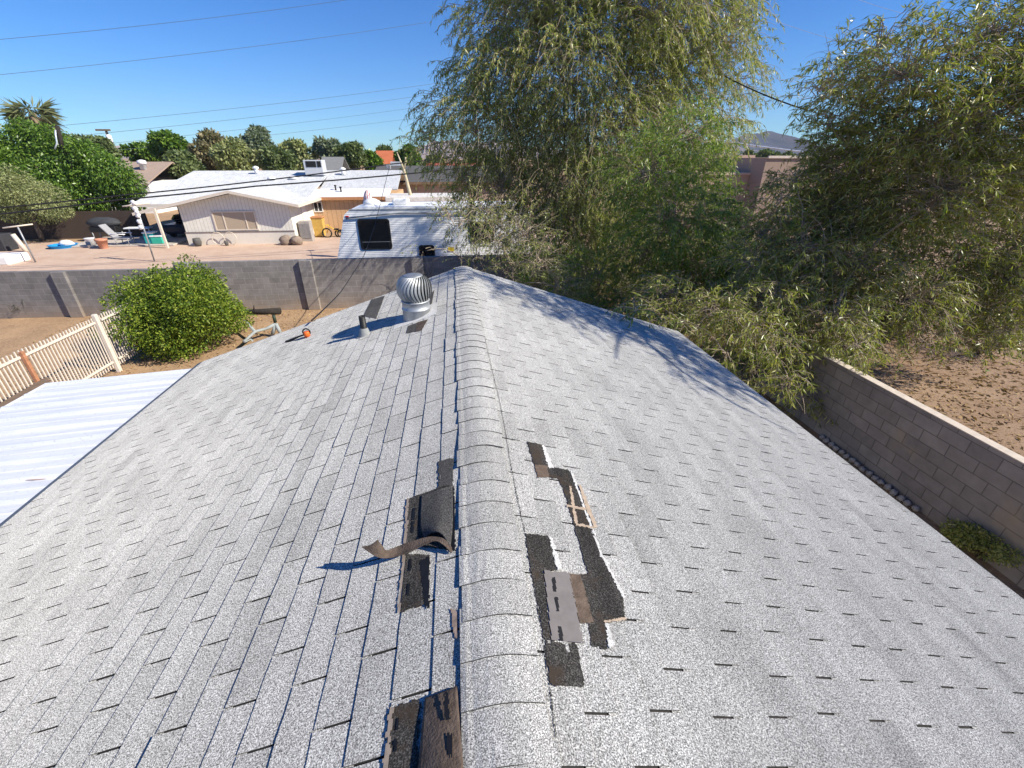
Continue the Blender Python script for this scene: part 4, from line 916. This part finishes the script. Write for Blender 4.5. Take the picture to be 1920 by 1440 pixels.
p = at0(196, 466); fp = thing('flower_pot', 'terracotta flower pot standing beside the carport slab', 'pot', tuple(p))
b = MB(); b.lathe([(.19, 0), (.29, .46), (.32, .46), (.32, .58), (.28, .58), (.25, .48)], tuple(p), 18, False); part(b, 'pot', plain('terracotta', (.50, .235, .15), .8), fp)
b = MB(); b.lathe([(.25, .475), (.0, .49)], tuple(p), 14, False); part(b, 'soil', m_dark, fp)
p = at0(174, 464); bk = thing('bucket', 'white bucket with a dark label left of the terracotta pot', 'bucket', tuple(p))
b = MB(); b.lathe([(.2, 0), (.25, .52), (.265, .53), (.265, .57), (.2, .57)], tuple(p), 16); part(b, 'tub', m_white, bk)
b = MB(); b.box(p[0] - .11, p[0] + .13, p[1] - .27, p[1] - .235, .18, .36); part(b, 'patch', plain('dark_blue', (.03, .06, .12), .6), bk)
b = MB(); b.box(-24.3, -17.9, 30.9, 37.4, .005, .10, .02); o = b.build('carport_slab', m_conc); tag(o, kind='structure')
p = at0(208, 452); gr = thing('grill', 'dark covered grill with rounded lid left of the carport', 'grill', (p[0], p[1], .1))
b = MB(); b.blob((p[0], p[1], 1.15), (1.05, .45, .36), 16, 8, .06, 4); part(b, 'lid', plain('charcoal_cover', (.05, .052, .056), .7, var=.3), gr)
b = MB(); b.box(p[0] - .8, p[0] + .8, p[1] - .35, p[1] + .35, .62, .95, .04); part(b, 'cart', m_black, gr)
for sx in (-.7, .7):
    for sy in (-.3, .3): b = MB(); b.tube([(p[0] + sx, p[1] + sy, .1), (p[0] + sx, p[1] + sy, .63)], .03, 6); part(b, 'leg', m_steelgrey, gr)
p = at0(240, 461); ch = thing('lounge_chair', 'reclining grey patio chair at the edge of the carport slab', 'chair', (p[0], p[1], .1)); m_sling = plain('grey_sling', (.32, .32, .33), .8); px0, py0 = p[0], p[1]
b = MB(); b.slab([(px0 - .5, py0 - .3, .55), (px0 + .35, py0 - .3, .5), (px0 + .35, py0 + .3, .5), (px0 - .5, py0 + .3, .55)], .05, (0, 0, 1)); part(b, 'seat', m_sling, ch)
b = MB(); b.slab([(px0 - .5, py0 - .3, .56), (px0 - .5, py0 + .3, .56), (px0 - 1.0, py0 + .3, 1.3), (px0 - 1.0, py0 - .3, 1.3)], .05, (.8, 0, .55)); part(b, 'backrest', m_sling, ch)
for sx in (-.4, .3):
    for sy in (-.28, .28): b = MB(); b.tube([(px0 + sx, py0 + sy, .1), (px0 + sx, py0 + sy, .5)], .025, 6); part(b, 'leg', m_steelgrey, ch)
for sy in (-.33, .33): b = MB(); b.tube([(px0 - .55, py0 + sy, .75), (px0 + .3, py0 + sy, .74)], .03, 6); part(b, 'armrest', m_white, ch)
m_teal = plain('teal_plastic', (.02, .38, .36), .5)
for px, py, wd, hgt, lab, mt in ((289, 459, .30, .62, 'tall teal plastic bin with white lid beside the carport post', m_teal), (302, 459, .34, .42, 'low teal and green cooler box beside the carport post', plain('teal_green', (.04, .42, .30), .5))):
    p = at0(px, py); t = thing('storage_bin', lab, 'bin', (p[0], p[1], .1))
    b = MB(); b.box(p[0] - wd, p[0] + wd, p[1] - .28, p[1] + .28, .1, .1 + hgt, .04); part(b, 'tub', mt, t)
    b = MB(); b.box(p[0] - wd - .03, p[0] + wd + .03, p[1] - .31, p[1] + .31, .102 + hgt, .18 + hgt, .03); part(b, 'lid', m_white, t)
p = at0(270, 452); b = MB(); b.box(p[0] - .8, p[0] + .7, p[1] - .3, p[1] + .3, .8, .88, .02)
t = thing('patio_table', 'pale patio table cluttered with things under the carport roof', 'table', (p[0], p[1], .1)); part(b, 'tabletop', m_white, t)
for sx in (-.65, .55): b = MB(); b.tube([(p[0] + sx, p[1], .1), (p[0] + sx, p[1], .8)], .04, 6); part(b, 'leg', m_white, t)
car = thing('parked_car', 'dark car parked in the shade deep inside the carport', 'car', (-18.9, 35.0, .1))
b = MB(); b.box(-19.75, -18.05, 33.4, 37.3, .35, .95, .15); part(b, 'body', plain('dark_blue_paint', (.02, .025, .04), .3), car)
b = MB(); b.box(-19.6, -18.2, 34.3, 36.6, .952, 1.45, .25); part(b, 'cabin', m_glass, car)
for sx in (-19.62, -18.3):
    for y in (34.1, 36.6): b = MB(); b.tube([(sx, y, .42), (sx + .2, y, .42)], .32, 14); part(b, 'wheel', m_black, car)
# along the front wall
for x, w_, h, lab, sd_ in ((-16.3, .24, .48, 'dark grey round pot against the pale front wall', 3), (-14.6, .12, .3, 'small dark pot against the pale front wall', 8)):
    b = MB(); b.lathe([(w_ * .7, 0), (w_, h * .5), (w_ * .85, h), (w_ * .6, h)], (x, 30.6, .004), 12); single(b, 'plant_pot', plain('dark_pot', (.10, .095, .09), .9, var=.3), lab, 'pot')
b = MB()
for k in range(2): b.tube([(-15.1 + k * .75 + .36 * math.cos(a), 30.75, .42 + .38 * math.sin(a)) for a in np.linspace(0, 2 * PI, 18)], .022, 6, False)
single(b, 'bicycle_wheel', m_fas, 'pale thin wheel hoops leaning on the pale front wall', 'wheel')
for x, y, r, lab, sd_ in ((-10.95, 30.5, .33, 'rounded brown boulder at the corner of the white front wall', 3), (-10.25, 30.35, .30, 'darker boulder right of its neighbour at the white front wall', 6)):
    b = MB(); b.blob((0, 0, .25), (r * 1.2, r, r * 1.0), 10, 7, .16, sd_); o = single(b, 'boulder', plain('brown_boulder', (.26, .20, .155), .95, var=.35, scale=5), lab, 'rock'); o.location = (x, y, 0)
t = thing('grey_cabinet', 'grey box cabinet standing at the corner of the white house', 'cabinet', (-10.6, 31.9, 0))
b = MB(); b.box(-10.38, -9.65, 31.6, 32.2, 0, 1.25, .02); part(b, 'body', plain('weathered_grey_box', (.36, .33, .30), .9, var=.2), t); b = MB(); b.box(-10.33, -9.7, 31.57, 31.598, .2, 1.1); part(b, 'door', plain('slate', (.22, .21, .21), .8), t)
t = thing('wheelie_bin', 'yellow tan bin against the tan grooved wall', 'bin', (-9.65, 33.6, 0))
b = MB(); b.add([(-9.95, 33.35, .05), (-9.35, 33.35, .05), (-9.35, 33.85, .05), (-9.95, 33.85, .05), (-10.02, 33.27, 1.25), (-9.28, 33.27, 1.25), (-9.28, 33.93, 1.25), (-10.02, 33.93, 1.25)], [(3, 2, 1, 0), (4, 5, 6, 7), (0, 1, 5, 4), (1, 2, 6, 5), (2, 3, 7, 6), (3, 0, 4, 7)]); part(b, 'tub', plain('yellow_plastic', (.62, .40, .10), .6), t)
b = MB(); b.box(-10.05, -9.22, 33.22, 33.98, 1.252, 1.34, .03); part(b, 'lid', m_otrim, t)
t = thing('tricycle', 'small black and yellow tricycle beside the tan bin', 'tricycle', (-8.6, 33.2, 0))
for x, r in ((-9.05, .30), (-8.1, .24), (-8.35, .22)):
    b = MB(); b.tube([(x + r * math.cos(a), 33.1 + (.25 if x == -8.35 else 0), r + r * math.sin(a)) for a in np.linspace(0, 2 * PI, 16)], .05, 6, False); part(b, 'wheel', m_black, t)
b = MB(); b.tube([(-9.05, 33.1, .3), (-8.85, 33.1, .75), (-8.2, 33.2, .3)], .04, 6); b.tube([(-9.0, 32.85, .85), (-8.85, 33.1, .8), (-9.0, 33.35, .85)], .03, 6); part(b, 'frame', plain('yellow_paint', (.75, .5, .06), .5), t)
b = MB(); b.box(-8.55, -8.25, 33.05, 33.3, .5, .58, .02); part(b, 'seat', m_black, t)
p = at0(18, 492); b = MB(); b.box(p[0] - 1.9, p[0] + .62, p[1] - .8, p[1] + .6, .0, .42, .05); single(b, 'white_box', m_white, 'white low box standing behind the lower wall at far left', 'box')
p = at0(5, 470); b = MB(); b.box(p[0] - 1.2, p[0] + .5, p[1] - .3, p[1] + .6, .0, .95, .05); single(b, 'dark_bin', plain('dark_bin', (.04, .04, .045), .7), 'dark bin in the shade behind the white box', 'bin')
for (px, py, h, lab) in ((50, 472, 1.0, 'short pale wooden stake left of the blue pool'),):
    p = at0(px, py); b = MB(); b.tube([tuple(p), tuple(p + np.array([-.28, 0, h]))], .12, 8); single(b, 'stake', m_fas, lab, 'stake')

# ------------------------------------------------------------------ far things
def htree(name, label, px, py_top, py_bot, wpx, y, n, leafsz, mat, seed, group=None, trunk=None, blobs=15, squash=1.0):
    """tree whose crown spans py_top..py_bot about px at distance y"""
    rg = np.random.default_rng(seed); top = at(px, py_top, y); bot = at(px, py_bot, y); w = abs(at(px + wpx / 2, py_top, y)[0] - top[0])
    h = top[2] - bot[2]; cx_, cz_ = top[0], (top[2] + bot[2]) / 2; bl = []
    for k in range(blobs):
        a = rg.uniform(0, 2 * PI); rr = rg.uniform(.25, .75); zz = rg.uniform(-.42, .30) * h; r_ = min(w, h) * rg.uniform(.18, .40)
        lim = max(.15, 1 - abs(zz / h) * 1.1); bl.append((cx_ + math.cos(a) * w * rr * lim, y + math.sin(a) * w * rr * lim * squash, cz_ + zz, r_))
    bl.append((cx_, y, cz_ + h * .18, min(w, h) * .34)); bl.append((cx_, y, cz_ + h * .3, min(w, h) * .22))
    return clumpy(name, label, 'tree', (cx_, y, 0), bl, n, leafsz, mat, seed, trunk or h * .03, group, wdt=.6)
lf_d = leaf_mat('dense_dark_leaf', [(0.031, 0.070, 0.012), (0.078, 0.156, 0.019), (0.140, 0.242, 0.028), (0.203, 0.312, 0.040)], .25, .4, .5)
lf_o = leaf_mat('olive_leaf', [(0.105, 0.132, 0.053), (0.211, 0.246, 0.097), (0.333, 0.351, 0.158), (0.421, 0.421, 0.211)], .3)
lf_b = leaf_mat('brownish_leaf', [(0.105, 0.105, 0.053), (0.211, 0.185, 0.097), (0.298, 0.246, 0.132)], .25)
lf_m = leaf_mat('mid_green_leaf', [(0.070, 0.105, 0.045), (0.140, 0.185, 0.070), (0.228, 0.263, 0.105)], .25)
lf_gy = leaf_mat('grey_green_leaf', [(0.105, 0.132, 0.088), (0.176, 0.220, 0.140), (0.263, 0.298, 0.193)], .25)
# the big dense tree and the olive in front of it at far left
rg = np.random.default_rng(5); bl = []
for px, py, r in ((30, 275, 40), (75, 270, 38), (120, 290, 42), (165, 305, 42), (205, 325, 38), (235, 345, 32), (60, 320, 50), (110, 340, 50), (160, 360, 46), (205, 375, 38), (240, 370, 28), (15, 330, 45), (70, 375, 40), (130, 395, 30), (180, 400, 26), (-40, 290, 60), (-45, 350, 60), (90, 255, 24), (45, 245, 24), (150, 280, 22), (190, 300, 20)):
    y = 38 + rg.uniform(-1.2, 1.2); c = at(px, py, y); z = (c - CAM) @ _fw; bl.append((c[0], c[1], c[2], r * z / F * .95))
clumpy('dense_tree', 'big dense dark green tree towering over the carport at far left', 'tree', (bl[7][0], 38, 0), bl, 60000, .22, lf_d, 15, .3, wdt=.42, down=.6)
bl = []
for px, py, r in ((10, 345, 40), (50, 365, 36), (90, 375, 34), (30, 385, 34), (75, 395, 26), (110, 395, 20), (-30, 360, 50)):
    y = 33.5 + rg.uniform(-.8, .8); c = at(px, py, y); z = (c - CAM) @ _fw; bl.append((c[0], c[1], c[2], r * z / F))
clumpy('olive_tree', 'pale grey green tree in front of the big dense tree at far left', 'tree', (bl[0][0], 33.8, 0), bl, 15000, .16, lf_o, 16, .16, wdt=.35)
G = 'trees along the skyline'
sky_trees = [(150, 255, 310, 150, 62, lf_m, 'low green tree showing behind the dense tree, left of the brown roof'), (262, 270, 300, 90, 75, lf_d, 'low bright green tree just above the brown roof'), (315, 250, 305, 90, 66, lf_d, 'rounded dark green tree right of the brown roof'),
  (385, 243, 312, 110, 64, lf_b, 'wide brownish feathery tree above the left part of the white roof'), (345, 285, 330, 110, 58, lf_m, 'low green tree touching the left ridge of the white roof'), (440, 262, 322, 120, 60, lf_o, 'olive green tree behind the middle of the white roof'), (472, 240, 312, 100, 68, lf_gy, 'tall grey green rounded tree above the middle of the white roof'),
  (520, 280, 325, 90, 60, lf_m, 'low dark tree left of the rooftop cooler'), (550, 263, 318, 95, 66, lf_o, 'broad olive tree behind the rooftop cooler'), (622, 260, 310, 80, 66, lf_gy, 'tall grey green tree right of the rooftop cooler'), (655, 268, 312, 60, 63, lf_m, 'mid green tree beside the grey green one, over the small grey roof'),
  (690, 285, 318, 60, 70, lf_d, 'bright green tree left of the orange roof'), (720, 278, 296, 30, 100, lf_m, 'small dark tree just above the orange roof'), (763, 274, 312, 52, 72, lf_d, 'round dark green tree right of the orange roof'), (810, 292, 330, 60, 66, lf_m, 'shrubby green tree at the left edge of the weeping tree'), (1440, 284, 305, 120, 130, lf_m, 'low dark trees below the mountain'), (900, 285, 325, 120, 90, lf_m, 'green tree behind the middle weeping tree'), (1080, 280, 325, 160, 90, lf_gy, 'grey green tree far behind the weeping tree'), (1250, 284, 320, 160, 95, lf_m, 'dark tree far behind the leafy tree'), (1600, 280, 330, 220, 60, lf_m, 'dark tree behind the right weeping tree'), (1850, 275, 340, 220, 50, lf_d, 'dense tree far behind the right weeping tree')]
for k, (px, t_, b_, wpx, y, mt, lab) in enumerate(sky_trees):
    htree('far_tree', lab, px, t_, b_, wpx, y, 6500, .0072 * y, mt, 100 + k, G)
b = MB(); b.box(-48, -21.2, 34.6, 34.7, 0, 1.75); single(b, 'shade_backdrop', siding('shade_dark_boards', 'x', (.07, .05, .04), .15), 'dark upright sheet added for the black shade beneath the dense tree', 'fence')  # added dark sheet, stands in for the deep shade under the tree
def palm(px, ptop, y, h_fr, lab, name='palm_tree', nf=30, skirt=True):
    c = at(px, ptop, y); t = thing(name, lab, 'palm', (c[0], y, 0)); b = MB(); P = [(c[0] + .2, y, 0), (c[0] + .1, y, c[2] * .5), tuple(c)]; b.tube(P, [h_fr * .13, h_fr * .10, h_fr * .11], 10); part(b, 'trunk', plain('palm_bark', (.20, .15, .10), .95, var=.3), t)
    rg = np.random.default_rng(int(px)); B1 = []; D1 = []; L1 = []; B2 = []; D2 = []; L2 = []
    for k in range(nf):
        a = rg.uniform(0, 2 * PI); el = rg.uniform(-1.2, .75); dead = el < -.35
        d = np.array([math.cos(a) * math.cos(el), math.sin(a) * math.cos(el), math.sin(el)]); pe = c + d * h_fr * (.35 if not dead else .22)
        for q in range(16):
            dd = d + rg.normal(0, .38, 3); dd[2] -= .55
            (B2 if dead else B1).append(pe); (D2 if dead else D1).append(dd); (L2 if dead else L1).append(h_fr * rg.uniform(.45, .75))
    for nm, B, D, L, m in (('crown', B1, D1, L1, leaf_mat('palm_frond', [(.08, .10, .04), (.15, .17, .07), (.23, .23, .11)], .2)), ('dead_skirt', B2, D2, L2, leaf_mat('dead_frond', [(.26, .20, .12), (.38, .30, .19)], .1))):
        if B: o = leaf_mesh(nm, np.array(B), np.array(D), np.array(L), np.array(L) * .09, m, t, rg); o.matrix_parent_inverse = inv_of(t)
palm(60, 212, 55, 2.6, 'shaggy fan palm rising above the dense tree at far left', nf=46)
palm(673, 273, 110, 1.3, 'tiny distant palm on the skyline right of the cooler', nf=26)
# far houses
def gable_house(name, label, x0, x1, y0, y1, eave, ridge, wallm, roofm, along='x', fas=None):
    t = thing(name, label, 'house', ((x0 + x1) / 2, (y0 + y1) / 2, 0)); b = MB(); b.box(x0 + .4, x1 - .4, y0 + .4, y1 - .4, 0, eave - .08); part(b, 'wall', wallm, t)
    b = MB(); ym = (y0 + y1) / 2; b.slab([(x0, y0, eave), (x1, y0, eave), (x1, ym, ridge), (x0, ym, ridge)], .12, (0, 0, 1)); b.slab([(x0, ym + .002, ridge), (x1, ym + .002, ridge), (x1, y1, eave), (x0, y1, eave)], .12, (0, 0, 1)); rf_ = part(b, 'roof', roofm, t)
    b = MB(); b.box(x0, x1, y0 - .05, y0 - .004, eave - .22, eave - .01); part(b, 'fascia', fas or m_fas, t); return t
m_brroof = plain('brown_roof', (.36, .27, .21), .9, var=.1, scale=2); m_grroof = plain('dark_grey_roof', (.10, .098, .095), .9, var=.15, scale=2); m_orroof = plain('orange_tile_roof', (.48, .14, .06), .8, var=.2, scale=4)
m_tan = plain('tan_render', (.45, .34, .25), .9)
a, c = at(215, 322, 52), at(300, 332, 52)
bh = gable_house('far_house', 'brown roofed house behind the dense tree at left', a[0] - 4, c[0], 50, 60, 2.9, 4.55, m_white, m_brroof)
b = MB(); b.lathe([(.3, 0), (.3, .5), (.42, .52), (.38, .8), (.1, .9)], (at(264, 300, 53)[0], 53, 3.85), 10); part(b, 'roof_vent', m_white, bh)
a, c = at(600, 313, 54), at(642, 313, 54)
gable_house('far_house', 'small house with grey hipped roof behind the rooftop cooler', a[0], c[0], 53, 58, 3.6, 5.0, m_white, plain('mid_grey_roof', (.20, .20, .195), .9), fas=m_white)
a, c = at(700, 332, 48), at(905, 332, 48)
gable_house('far_house', 'long dark grey roofed house left of the weeping tree', a[0], c[0] + 3, 46, 56, 2.9, 4.2, m_tan, m_grroof, fas=m_wood)
a, c = at(702, 304, 80), at(736, 304, 80)
gable_house('far_house', 'orange tile roofed house far off on the skyline', a[0], c[0], 79, 87, 4.0, 5.9, m_white, m_orroof)
b = MB(); q = at(737, 302, 70); b.box(q[0] - .4, q[0] + 1.1, 70, 71.5, 0, 4.4); single(b, 'utility_box', plain('pale_blue_box', (.55, .6, .66), .6), 'pale blue grey rooftop box right of the orange roof', 'box')
q = at(860, 310, 60); gable_house('far_house', 'low red roofed house glimpsed through the weeping tree', q[0] - 4, q[0] + 3, 59, 66, 3.2, 4.3, m_tan, plain('red_roof', (.35, .09, .06), .85, var=.2))
# pinkish stucco house in the gap between the trees at right
m_pink = plain('pink_stucco', (.48, .33, .25), .9, var=.06)
sx = at(1385, 330, 30)[0]; ex = at(1500, 330, 30)[0]
ph = thing('stucco_house', 'flat topped pink stucco house in the gap between the trees', 'house', (sx + 3, 34, 0))
b = MB(); b.box(sx - 4, at(1422, 330, 30)[0], 30, 38, 0, at(1400, 328, 30)[2]); part(b, 'wall', m_pink, ph)
b = MB(); b.box(sx - 4.1, at(1424, 330, 30)[0], 29.9, 38.1, at(1400, 328, 30)[2] + .002, at(1400, 328, 30)[2] + .14); part(b, 'parapet', plain('pale_pink_coping', (.62, .46, .36), .9), ph)
b = MB(); b.box(at(1422, 330, 29)[0] + .002, ex + 6, 28.6, 37, 0, at(1440, 296, 29)[2]); part(b, 'tall_wall', plain('brown_pink_stucco', (.34, .245, .19), .9, var=.06), ph)
z0 = at(1400, 328, 30)[2]
b = MB(); b.box(sx - 3.5, at(1400, 300, 36)[0], 35, 37.5, z0 + .15, at(1400, 291, 36)[2]); b.box(at(1402, 300, 36)[0], at(1418, 300, 36)[0], 36.2, 37.4, z0 + .15, at(1410, 294, 36)[2]); part(b, 'upper_wall', m_pink, ph)
b = MB(); b.box(at(1424, 330, 29)[0], ex + 6.1, 28.5, 28.598, at(1440, 296, 29)[2] - .02, at(1440, 296, 29)[2] + .12); part(b, 'coping', plain('pale_coping', (.66, .56, .46), .9), ph)
# hills
def ridge_hill(name, pts, y, mat, label=None, depth=500):
    V = []; F_ = []; rg = np.random.default_rng(int(y)); X = np.linspace(0, len(pts) - 1, len(pts) * 10); px = np.interp(X, range(len(pts)), [p[0] for p in pts]); py = np.interp(X, range(len(pts)), [p[1] for p in pts]) + rg.normal(0, .35, len(X)); n = len(X)
    top = np.array([at(a, c, y) for a, c in zip(px, py)]); top[:, 2] = np.maximum(top[:, 2], 2)
    rows = []
    for k, (dy, zf) in enumerate(((-depth, 0), (-depth * .6, .35), (-depth * .25, .74), (0, 1), (depth * .4, .6), (depth, 0))):
        r = top.copy(); r[:, 1] += dy + (rg.normal(0, depth * .05, n) if 0 < k < 5 else 0); r[:, 2] = (r[:, 2]) * zf * (1 + (rg.normal(0, .07, n) if k in (1, 2) else 0)); rows.append(r)
    V = np.concatenate(rows)
    for i in range(len(rows) - 1):
        for j in range(n - 1): F_.append((i * n + j, i * n + j + 1, (i + 1) * n + j + 1, (i + 1) * n + j))
    o = mesh_np(name, V, np.array(F_), mat); return tag(o, kind='structure')
m_hill = plain('desert_rock', (.27, .21, .19), .95, var=.25, scale=.012)
ridge_hill('hills', [(1330, 284), (1375, 272), (1398, 257), (1412, 250), (1428, 251), (1437, 246), (1446, 250), (1462, 264), (1490, 274), (1560, 282), (1640, 287)], 2000, m_hill)
ridge_hill('hills', [(690, 290), (770, 282), (798, 272), (812, 262), (822, 266), (850, 262), (880, 270), (930, 262), (1000, 275), (1080, 286)], 2100, m_hill)
ridge_hill('hills', [(-200, 284), (100, 286), (200, 280), (225, 273), (240, 277), (262, 276), (300, 284), (420, 289), (560, 288), (700, 290)], 2300, m_hill)
# ------------------------------------------------------------------ poles, cables, wires
def wire(name, label, cat, pts, r, mat, sag=0.0, group=None, n=24):
    A = [np.array(p, float) for p in pts]; P = []
    for i in range(len(A) - 1):
        for k in range(n): t = k / n; q = A[i] + (A[i + 1] - A[i]) * t; q[2] -= sag * 4 * t * (1 - t); P.append(tuple(q))
    P.append(tuple(A[-1])); b = MB(); b.tube(P, r, 5, False); return single(b, name, mat, label, cat, group)
GW = 'thin power lines crossing the sky'
for (p0, y0), (p1, y1), lab, mt in ((((-60, 79), 48), ((700, -8), 60), 'topmost thin wire across the blue sky at upper left', m_wire), (((-60, 146), 48), ((800, 42), 66), 'second thin wire down from the top of the sky at left', m_wire),
    (((108, 236), 52), ((840, 153), 75), 'thin wire running from the pole top in the dense tree', m_wire), (((150, 254), 56), ((840, 172), 78), 'thin wire below the one from the dense tree pole', m_wire), (((205, 269), 70), ((840, 193), 92), 'thin wire running right from the crossarm pole', m_wire), (((212, 282), 70), ((840, 213), 92), 'lowest thin wire running right from the crossarm pole', m_wire),
    (((1380, 12), 60), ((1680, 105), 48), 'bright thin wire sloping down between the two weeping trees', m_wirel), (((1590, -8), 60), ((1830, 56), 50), 'bright thin wire in the upper right corner of the sky', m_wirel), (((1370, 128), 62), ((1560, 160), 58), 'uppermost faint wire behind the gap between the trees', m_wirel), (((1370, 165), 62), ((1560, 185), 58), 'lower faint wire behind the gap between the trees', m_wirel)):
    wire('power_line', lab, 'wire', [at(*p0, y0), at(*p1, y1)], .017, mt, .25, GW)
wire('cable', 'dark thick cable drooping between the two weeping trees', 'cable', [at(1360, 143, 15), at(1515, 207, 12)], .017, m_cable, .05)
wire('cable', 'white thick cable below the mountain in the gap between the trees', 'cable', [at(1340, 262, 26), at(1520, 286, 24)], .035, m_wirel, .03)
wire('cable', 'upper dark cable crossing in front of the white roofed house', 'cable', [at(-60, 395, 24), at(230, 366, 24), at(480, 340, 25), at(730, 308, 26), at(900, 288, 27)], .030, m_cable, .02)
wire('cable', 'lower dark cable crossing in front of the white roofed house', 'cable', [at(-60, 408, 23.5), at(230, 374, 23.8), at(480, 349, 24.6), at(740, 328, 25.6), at(900, 311, 26.6)], .034, m_cable, .02)
q0 = slope_hit(585, 602, -1, .05); RP0 = RP(-1, q0[0], q0[1], .06)
wire('service_cable', 'thin dark cable rising from the left roof slope to the cables above the trailer', 'cable', [RP0, at(640, 546, 11), at(682, 480, 15), at(702, 425, 18.5), at(722, 345, 23.5), at(731, 309, 26)], .011, m_cable, .015)
b = MB(); q = at(728, 311, 26); b.box(q[0] - .12, q[0] + .12, 25.9, 26.1, q[2] - .16, q[2] + .06, .03); single(b, 'junction_box', m_steelgrey, 'small grey junction box hanging on the dark cables above the trailer', 'box')
c = at(107, 236, 52); t = thing('utility_pole', 'dark pole top with a pale cable sticking out of the dense tree', 'pole', (c[0], 52, 0)); t2 = at(116, 272, 36.6); c2 = at(107, 236, 36.4)
t.location = (t2[0], t2[1], 0); b = MB(); b.tube([(t2[0] + .3, t2[1], 0), tuple(t2), tuple(c2)], [.16, .13, .12], 8); part(b, 'pole', plain('dark_creosote', (.03, .025, .022), .9), t)
b = MB(); b.tube([tuple(c2 + np.array([-.1, -.15, -.25])), tuple(at(104, 252, 36.1)), tuple(at(107, 268, 36)), tuple(at(103, 280, 35.9))], .05, 6); part(b, 'cable', m_wirel, t)
c = at(198, 242, 70); d = at(212, 284, 70); t = thing('utility_pole', 'brown utility pole with crossarm and white transformer above the brown roof', 'pole', (d[0], 70, 0)); b = MB(); b.tube([(d[0] + 1.2, 70, 0), tuple(d), tuple(c)], [.2, .17, .14], 8); part(b, 'pole', m_wood, t)
b = MB(); q = at(197, 244, 70); b.box(q[0] - .95, q[0] + .75, 69.7, 69.85, q[2] - .1, q[2] + .1); part(b, 'crossarm', m_wood, t)
b = MB(); q = at(206, 262, 69.6); b.lathe([(.05, -.55), (.3, -.5), (.3, .5), (.1, .6)], tuple(q), 10); part(b, 'transformer', plain('white_transformer', (.7, .72, .75), .5), t)

# ------------------------------------------------------------------ the air: far hills fade to pale blue
b = MB(); b.box(-1490, 1490, -290, 2590, -1.6, 230)
hz = bpy.data.materials.new('haze'); hz.use_nodes = True; ht = hz.node_tree
for n_ in list(ht.nodes):
    if n_.type != 'OUTPUT_MATERIAL': ht.nodes.remove(n_)
pvn = ht.nodes.new('ShaderNodeVolumePrincipled'); pvn.inputs['Color'].default_value = (.80, .88, 1, 1); pvn.inputs['Density'].default_value = .00014
ht.links.new(pvn.outputs[0], [n_ for n_ in ht.nodes if n_.type == 'OUTPUT_MATERIAL'][0].inputs['Volume'])
tag(b.build('haze', hz), kind='stuff')
